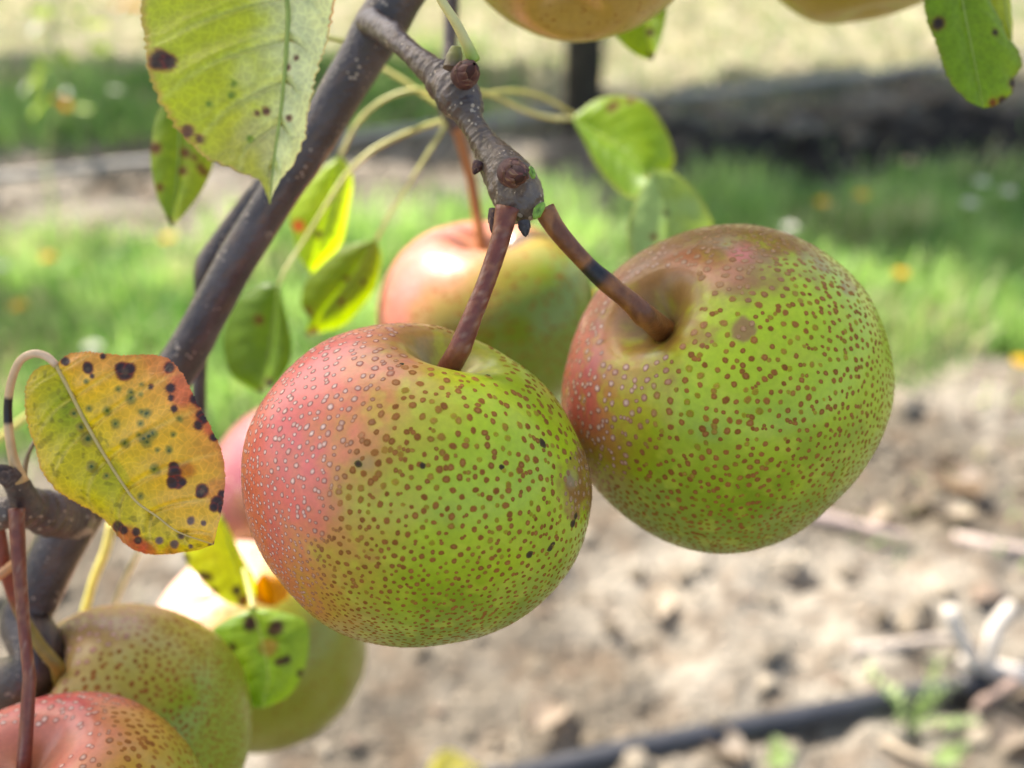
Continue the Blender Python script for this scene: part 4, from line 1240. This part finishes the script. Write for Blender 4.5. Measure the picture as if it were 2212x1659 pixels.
canopy_leaves(branch, 1100, shade_region2, 1, 8, length=0.075)  # unseen leaves added to darken the ground behind the camera
def shade_region3(r):
    gxy = np.array([r.uniform(-1.3, 0.9), r.uniform(0.15, 0.50), 0])
    return gxy - SH * r.uniform(2.2, 2.8)
canopy_leaves(branch, 500, shade_region3, 1, 18, length=0.075)  # more leaves added out of view, to cut sunlight bouncing off the ground
for k, (a, b) in enumerate(((0.16, -0.40), (0.3, -0.3), (0.45, -0.2), (0.6, -0.3))):  # limbs added to hold up the unseen shade leaves
    z1 = 2.55
    p0 = base_pt + [-0.13, 0.30, 1.45] if k % 2 else base_pt + [-0.36, 0.60, 2.0]; p1 = np.array([a, b, 0]) - SH * z1
    q = catmull([(*p0, 0.009), (*(0.6 * p0 + 0.4 * p1 + [0, 0, 0.10]), 0.006), (*p1, 0.003)], 24)
    V, F = tube_geo(q[:, :3], q[:, 3], 8, 0.05)
    mesh_obj('limb', V, fix_faces(F), M_BARK, branch, bark_col(None, V))

# ------------------------------------------------------------------ trees of the other rows
def orchard_tree(base, lean, label, seed, crown_c, crown_r, n, h=1.5, r0=0.04, lobes=()):
    t = thing('pear_tree', base, label, 'tree', 'orchard pear trees')
    base = np.array(base)
    r = np.random.default_rng(seed)
    top = base + np.array([lean[0], lean[1], h])
    q = catmull([(*(base + [0, 0, -0.03]), r0 * 1.25), (*(base + [0, 0, 0.06]), r0 * 1.05), (*(base + (top - base) * 0.4 + [0.015, 0, 0]), r0 * 0.92), (*top, r0 * 0.5)], 30)
    V, F = tube_geo(q[:, :3], q[:, 3], 16, 0.12, seed)
    tc = lambda V: mixc(lin(46, 42, 36) + 0 * V, lin(78, 70, 60), fbm(V, 30, 3, 3))
    mesh_obj('trunk', V, fix_faces(F), M_TRUNK, t, tc(V))
    cc = np.array(crown_c)
    for k in range(5):
        a = r.uniform(0, 6.28)
        s0 = base + (top - base) * r.uniform(0.6, 0.95)
        e = cc + np.array([math.cos(a) * crown_r[0], math.sin(a) * crown_r[1], r.uniform(-.3, .5) * crown_r[2]]) * 0.7
        q = catmull([(*s0, 0.014), (*(0.5 * (s0 + e) + [0, 0, 0.05]), 0.010), (*e, 0.004)], 14)
        V, F = tube_geo(q[:, :3], q[:, 3], 8, 0.05)
        mesh_obj('limb', V, fix_faces(F), M_TRUNK, t, tc(V))
    def reg(r):
        while True:
            u = r.uniform(-1, 1, 3)
            if u @ u < 1: return cc + u * crown_r
    canopy_leaves(t, n, reg, 1, seed, length=0.08, mat=M_CROWN)
    for (lc, lr, ln) in lobes:  # extra clump out of view, added for its shade on the left grass
        lc = np.array(lc)
        s0 = base + (top - base) * 0.7
        q = catmull([(*s0, 0.014), (*(0.5 * (s0 + lc) + [0, 0, 0.05]), 0.010), (*lc, 0.004)], 14)
        V, F = tube_geo(q[:, :3], q[:, 3], 8, 0.05)
        mesh_obj('limb', V, fix_faces(F), M_TRUNK, t, tc(V))
        def reg2(r):
            while True:
                u = r.uniform(-1, 1, 3)
                if u @ u < 1: return lc + u * lr
        canopy_leaves(t, ln, reg2, 1, seed + 1, length=0.08, mat=M_CROWN)
    return t
tb = G(1256, 275)
CROWN1 = np.array([1.15, 2.12, 0]) - SH * 1.05
CROWN2 = G(330, 225) - SH * 1.1
orchard_tree((tb[0], tb[1], 0), (-0.05, 0.05), 'tree of the next row, its blurred dark trunk rising behind the folded leaf', 5,
             CROWN1, (1.05, 0.60, 0.42), 8500, 1.25, 0.040)
orchard_tree((CROWN2[0] - 0.75, CROWN2[1] - 0.1, 0), (0.6, 0.05), 'orchard tree off to the upper left whose crown shades the grass', 6,
             CROWN2, (1.15, 0.36, 0.25), 4600, lobes=((G(-60, 740) - SH * 1.0, (0.20, 0.10, 0.12), 200),))

# ------------------------------------------------------------------ irrigation hoses
def hose(pts, r, label, seed, sun_pale=0.0):
    p = np.array(pts)
    q = catmull(p, 90)
    q[:, 2] += ground_height(q * [1, 1, 0]) * 0.2
    V, F = tube_geo(q, r, 14)
    c = mixc(lin(52, 53, 58) + 0 * V, lin(110, 108, 105), 0.6 * sstep(0.5, 0.7, fbm(V, 12, 4, seed)))
    c = mixc(c, lin(176, 168, 156), np.full(len(V), sun_pale))  # far hose: sunlit paleness mixed into the base colour
    o = mesh_obj('irrigation_hose', V, fix_faces(F), M_HOSE, None, c, origin=q[0])
    return tag(o, label, 'hose', 'drip irrigation hoses')
HZ = 0.012
u = (G(2100, 1478, HZ) - G(1190, 1659, HZ)); u /= np.linalg.norm(u)
h0 = G(1190, 1659, HZ)
near_hose = hose([h0 - u * 1.2 + [0, -.03, 0], h0 - u * 0.4, h0, G(1640, 1566, HZ), G(2100, 1478, HZ), G(2100, 1478, HZ) + u * 0.4, G(2100, 1478, HZ) + u * 1.2], 0.0105,
     'black drip hose lying across the bare soil at the lower right', 3)
q0 = G(2098, 1482, 0.02)
V, F = tube_geo(np.array([q0 - u * 0.016, q0 - u * 0.012, q0 + u * 0.012, q0 + u * 0.016]), np.array([0.008, 0.0135, 0.0135, 0.008]), 14)
mesh_obj('dripper', V, fix_faces(F), M_HOSE, near_hose, np.tile(lin(26, 26, 30), (len(V), 1)))
a, b = G(0, 388, HZ), G(330, 348, HZ)
u2 = (b - a) / np.linalg.norm(b - a)
far_hose = hose([a - u2 * 1.5, a, b, b + u2 * 1.0, b + u2 * 3.0], 0.0105, 'far drip hose along the next tree row, pale in the sun', 4, 0.85)

# ------------------------------------------------------------------ twigs, flowers, weeds
def stick(pts, r, label, col=lin(172, 160, 146), name='dry_twig', forks=()):
    q = catmull([(*p, r) for p in pts], 24)
    q[:, 3] *= np.linspace(1.1, 0.7, 24)
    V, F = tube_geo(q[:, :3], q[:, 3], 8, 0.15, 3)
    o = mesh_obj(name, V, fix_faces(F), M_WOOD, None, np.tile(col, (len(V), 1)) * (0.8 + 0.4 * fbm(V, 90, 2, 1))[:, None], origin=q[0, :3])
    tag(o, label, 'twig', 'dead twigs on the soil')
    for fk in forks:
        qf = catmull([(*p, r * 0.75) for p in fk], 12)
        V, F = tube_geo(qf[:, :3], qf[:, 3], 8, 0.15, 4)
        mesh_obj('fork', V, fix_faces(F), M_WOOD, o, np.tile(col, (len(V), 1)))
    return o
WH = lin(206, 196, 184)
stick([G(2300, 1500, .03), G(2190, 1452, .035), G(2110, 1440, .035), G(2070, 1425, .035)], 0.0085, 'white forked dead twig lying by the black hose', WH, forks=(
    [G(2110, 1440, .035), G(2085, 1395, .06), G(2060, 1350, .08), G(2052, 1312, .095)],
    [G(2130, 1443, .035), G(2140, 1400, .06), G(2152, 1350, .08), G(2185, 1308, .09)]))
stick([G(1840, 1405, .012), G(1930, 1395, .016), G(2030, 1382, .015), G(2090, 1385, .012)], 0.006, 'long pinkish dead twig lying left of the forked one', lin(168, 156, 144))
stick([G(1740, 1110, .012), G(1850, 1135, .015), G(1960, 1160, .015)], 0.007, 'greyish twig on soil just right of the right pear', lin(166, 148, 140))
stick([G(2060, 1160, .012), G(2150, 1180, .015), G(2290, 1200, .015)], 0.007, 'pale straight twig at the right edge below the grass', lin(186, 168, 156))
stick([G(2110, 1530, .012), G(2150, 1500, .03), G(2200, 1470, .045)], 0.006, 'short brown twig leaning against the hose end', lin(150, 128, 116))
stick([G(1905, 1600, .010), G(1960, 1628, .012), G(2020, 1655, .012)], 0.004, 'thin twig beneath the small weed', lin(166, 150, 128))

def litter(x, y, s, ang, col, label):
    r = np.random.default_rng(int(x * 7 + y))
    c = G(x, y, 0.0); c[2] = ground_height(c[None] * [1, 1, 0])[0] + 0.006
    Vv, Ff = [], []
    d = np.array([math.cos(ang), math.sin(ang), 0]); sd_ = np.array([-d[1], d[0], 0])
    tp = np.linspace(0, 1, 9)
    for t in tp:
        w = 0.36 * math.sin(math.pi * min(max(t, 0.02), 0.98)) ** 0.7
        for e in (-1, -0.5, 0, 0.5, 1):
            Vv.append(c + d * s * (t - 0.5) + sd_ * w * s * e + np.array([0, 0, 1]) * s * (0.30 * abs(e) ** 1.5 * (0.6 + 0.5 * math.sin(3 * t + e)) + 0.12 * math.sin(4 * t + ang)))
    for i in range(8):
        for j in range(4):
            p = i * 5 + j; Ff.append((p, p + 1, p + 6, p + 5))
    o = mesh_obj('fallen_leaf', Vv, Ff, M_LEAF, None, np.tile(col, (len(Vv), 1)) * (0.8 + 0.4 * fbm(np.array(Vv), 120, 2, 1))[:, None], origin=c)
    tag(o, label, 'leaf', 'fallen leaves on the soil')
for (x, y, s, a, col, lb) in (
        (1985, 1090, .065, .4, lin(160, 146, 128), 'curled dull dead leaf on soil at right, below the sunlit grass'),
        (2060, 1060, .075, 2.0, lin(140, 122, 104), 'larger curled brown dead leaf touching the right grass edge'),
        (1880, 1120, .05, 1.1, lin(196, 178, 160), 'small pale dead leaf close to the right pear'),
        (2040, 1140, .05, 2.6, lin(172, 160, 142), 'light dead leaf beside the straight pale twig'),
        (1690, 1230, .045, .2, lin(206, 196, 180), 'whitish dead leaf under the right pear'),
        (1180, 1580, .05, .8, lin(188, 170, 150), 'tan dead leaf left of the hose'),
        (985, 1700, .045, .3, lin(214, 204, 110), 'yellow fallen leaf at the bottom edge'),
        (1420, 1310, .05, 1.5, lin(200, 184, 164), 'pale dead leaf between front pear and right pear'),
        (2170, 1620, .05, .5, lin(164, 150, 134), 'dull dead leaf in the lower right corner'),
        (1560, 1640, .045, 2.2, lin(150, 136, 120), 'brownish dead leaf just below the hose')):
    litter(x, y, s, a, col, lb)

def flower(x, y, h, col, label, rad=0.012, cat='flower', name='dandelion', rays=14):
    b = G(x, y + 0, 0.0)
    top = b + [0.004, 0.0, h]
    # keep the head at the place where it is seen: slide the foot along the ground
    hx = G(x, y, h); foot = np.array([hx[0] - 0.006, hx[1], ground_height(np.array([[hx[0], hx[1], 0]]))[0]])
    t = thing(name, foot, label, cat, 'flowers in the grass')
    V, F = tube_geo(catmull([foot, foot + [0.004, 0.002, h * .5], hx], 8), 0.0012, 6)
    mesh_obj('stalk', V, fix_faces(F), M_GRASS, t, np.tile(lin(120, 150, 70), (len(V), 1)))
    Vv, Ff = [], []
    r = np.random.default_rng(int(x))
    for lay in range(3):
        for k in range(rays):
            a = k * 2 * math.pi / rays + lay * 0.2; R = rad * (1 - 0.25 * lay) * r.uniform(0.9, 1.1)
            d = np.array([math.cos(a), math.sin(a), 0.15 + 0.45 * lay]); d /= np.linalg.norm(d); sd_ = np.array([-math.sin(a), math.cos(a), 0]) * rad * 0.2
            o = len(Vv)
            Vv += [hx - sd_ * .4, hx + sd_ * .4, hx + d * R * .7 + sd_, hx + d * R * .7 - sd_, hx + d * R]
            Ff += [(o, o + 1, o + 2, o + 3), (o + 3, o + 2, o + 4)]
    mesh_obj('flower_head', Vv, Ff, M_PETAL, t, np.tile(col, (len(Vv), 1)))
YEL, WHT = lin(232, 190, 20), lin(226, 224, 214)
for (x, y, h, c, lb) in (
        (1776, 438, .10, YEL, 'yellow flower in the shaded grass, left one of the pair at right'),
        (1862, 423, .10, YEL, 'yellow flower in the shaded grass, right one of the pair at right'),
        (105, 557, .06, YEL, 'yellow flower at left below the far hose'),
        (40, 662, .06, YEL, 'yellow flower near the left edge above the yellow leaf'),
        (362, 516, .06, YEL, 'yellow flower just below the tip of the small spotted leaf'),
        (1302, 640, .05, YEL, 'yellow flower peeping between blurred pear and right pear'),
        (2206, 782, .06, YEL, 'yellow flower at the right edge of the picture'),
        (1945, 592, .06, YEL, 'small yellow flower right above the right pear'),
        (2, 577, .06, WHT, 'white flower at the left edge of the picture'),
        (1706, 492, .10, WHT, 'white flower directly above the right pear'),
        (2120, 395, .11, WHT, 'tall white flower in the right grass, uppermost of three'),
        (2095, 440, .11, WHT, 'tall white flower in the right grass, lowest of three'),
        (2178, 415, .11, WHT, 'tall white flower in the right grass, nearest the right edge'),
        (1960, 350, .11, lin(206, 186, 150), 'beige seed head in the shaded grass at right'),
        (200, 810 - 60, .05, WHT, 'small white flower above the stalk of the yellow leaf')):
    flower(x, y, h, c, lb, 0.013)

def weed(x, y, n, h, label, seed):
    r = np.random.default_rng(seed)
    b = G(x, y, 0)
    t = thing('weed', b, label, 'weed', 'weeds on the soil')
    for k in range(n):
        a = r.uniform(0, 6.28); L = h * r.uniform(0.6, 1.1)
        d = np.array([math.cos(a) * 0.5, math.sin(a) * 0.5, 1.0]); d /= np.linalg.norm(d)
        q = catmull([b, b + d * L * 0.5, b + d * L + np.array([math.cos(a), math.sin(a), -0.3]) * L * 0.25], 8)
        V, F = tube_geo(q, 0.0012, 6)
        st = mesh_obj('stalk', V, fix_faces(F), M_GRASS, t, np.tile(lin(150, 176, 96), (len(V), 1)))
        Vv, Ff = [], []
        for i in range(2, 8):
            for sg in (-1, 1):
                sd_ = np.cross(d, [0, 0, 1.0]); sd_ = sd_ / (np.linalg.norm(sd_) + 1e-9) * sg
                dd = sd_ * 0.8 + d * 0.5 + r.normal(0, .25, 3); dd /= np.linalg.norm(dd); w = np.cross(dd, d); w /= np.linalg.norm(w) + 1e-9
                l = 0.013 * r.uniform(.7, 1.2); p = q[i]; o = len(Vv)
                Vv += [p, p + dd * l * .5 + w * l * .2, p + dd * l, p + dd * l * .5 - w * l * .2]
                Ff.append((o, o + 1, o + 2, o + 3))
        mesh_obj('foliage', Vv, Ff, M_GRASS, st, np.tile(lin(178, 194, 140), (len(Vv), 1)))
weed(1965, 1585, 5, 0.07, 'feathery light green weed growing in front of the black hose', 3)
weed(2010, 1650, 3, 0.035, 'low green weed in the lower right below the hose', 4)
weed(1660, 1650, 3, 0.022, 'tiny weed at the bottom edge right of centre', 5)

# low shoot with glossy leaves at the top left, far out of focus
so = thing('sapling', G(120, 470), 'blurred sapling with shiny and orange leaves at the upper left', 'sapling')
b0 = WORLD[so.name]
SD = float(np.dot(b0 - C0, FW)) + 0.1
q = catmull([b0, P(100, 330, SD), P(140, 180, SD), P(110, 60, SD), P(150, -60, SD)], 20)
V, F = tube_geo(q, 0.003, 8)
mesh_obj('stalk', V, fix_faces(F), M_WOOD, so, np.tile(lin(120, 130, 70), (len(V), 1)))
def single_leaf(parent, c, L, a, e, col, seed, roll=0.0):
    r = np.random.default_rng(seed)
    d = np.array([math.cos(a) * math.cos(e), math.sin(a) * math.cos(e), math.sin(e)])
    s1 = np.cross(d, [0, 0, 1.0]); s1 /= np.linalg.norm(s1); n1_ = np.cross(s1, d)
    s1 = s1 * math.cos(roll) + n1_ * math.sin(roll)
    Vv, Ff = [], []
    tp = np.linspace(0, 1, 8)
    for t in tp:
        w = 0.26 * math.sin(math.pi * min(max(t, 0.02), 0.98)) ** 0.7 * L
        for e_ in (-1, -.5, 0, .5, 1):
            Vv.append(c + d * L * t + s1 * w * e_ + np.array([0, 0, 1]) * (0.12 * L * abs(e_) - 0.2 * L * t * t))
    for i in range(7):
        for j in range(4):
            p = i * 5 + j; Ff.append((p, p + 1, p + 6, p + 5))
    mesh_obj('leaf', Vv, Ff, M_LEAF_GLOSS, parent, np.tile(col, (len(Vv), 1)))
rr = np.random.default_rng(4)
for (x, y, L, kind) in ((150, 15, .05, 0), (185, 60, .055, 0), (110, 30, .045, 0), (60, 10, .04, 0), (90, 150, .05, 0), (120, 110, .04, 0), (195, 95, .045, 0), (100, 215, .045, 0), (75, 130, .035, 0), (160, 235, .035, 0),
                        (245, 18, .06, 1), (125, 215, .06, 1), (85, 60, .03, 2), (62, 180, .034, 2), (150, 205, .024, 2), (235, 195, .022, 2), (265, 10, .022, 2)):
    col = (lin(172, 196, 70), lin(190, 122, 34), lin(232, 234, 224))[kind] * (1 if kind else rr.uniform(0.75, 1.1))  # white leaves are sun glints painted as leaf colour
    single_leaf(so, P(x, y, SD + rr.uniform(-0.05, 0.05)), L, rr.uniform(0, 6.28), rr.uniform(-0.9, 0.2), col, int(x), rr.uniform(-1, 1))
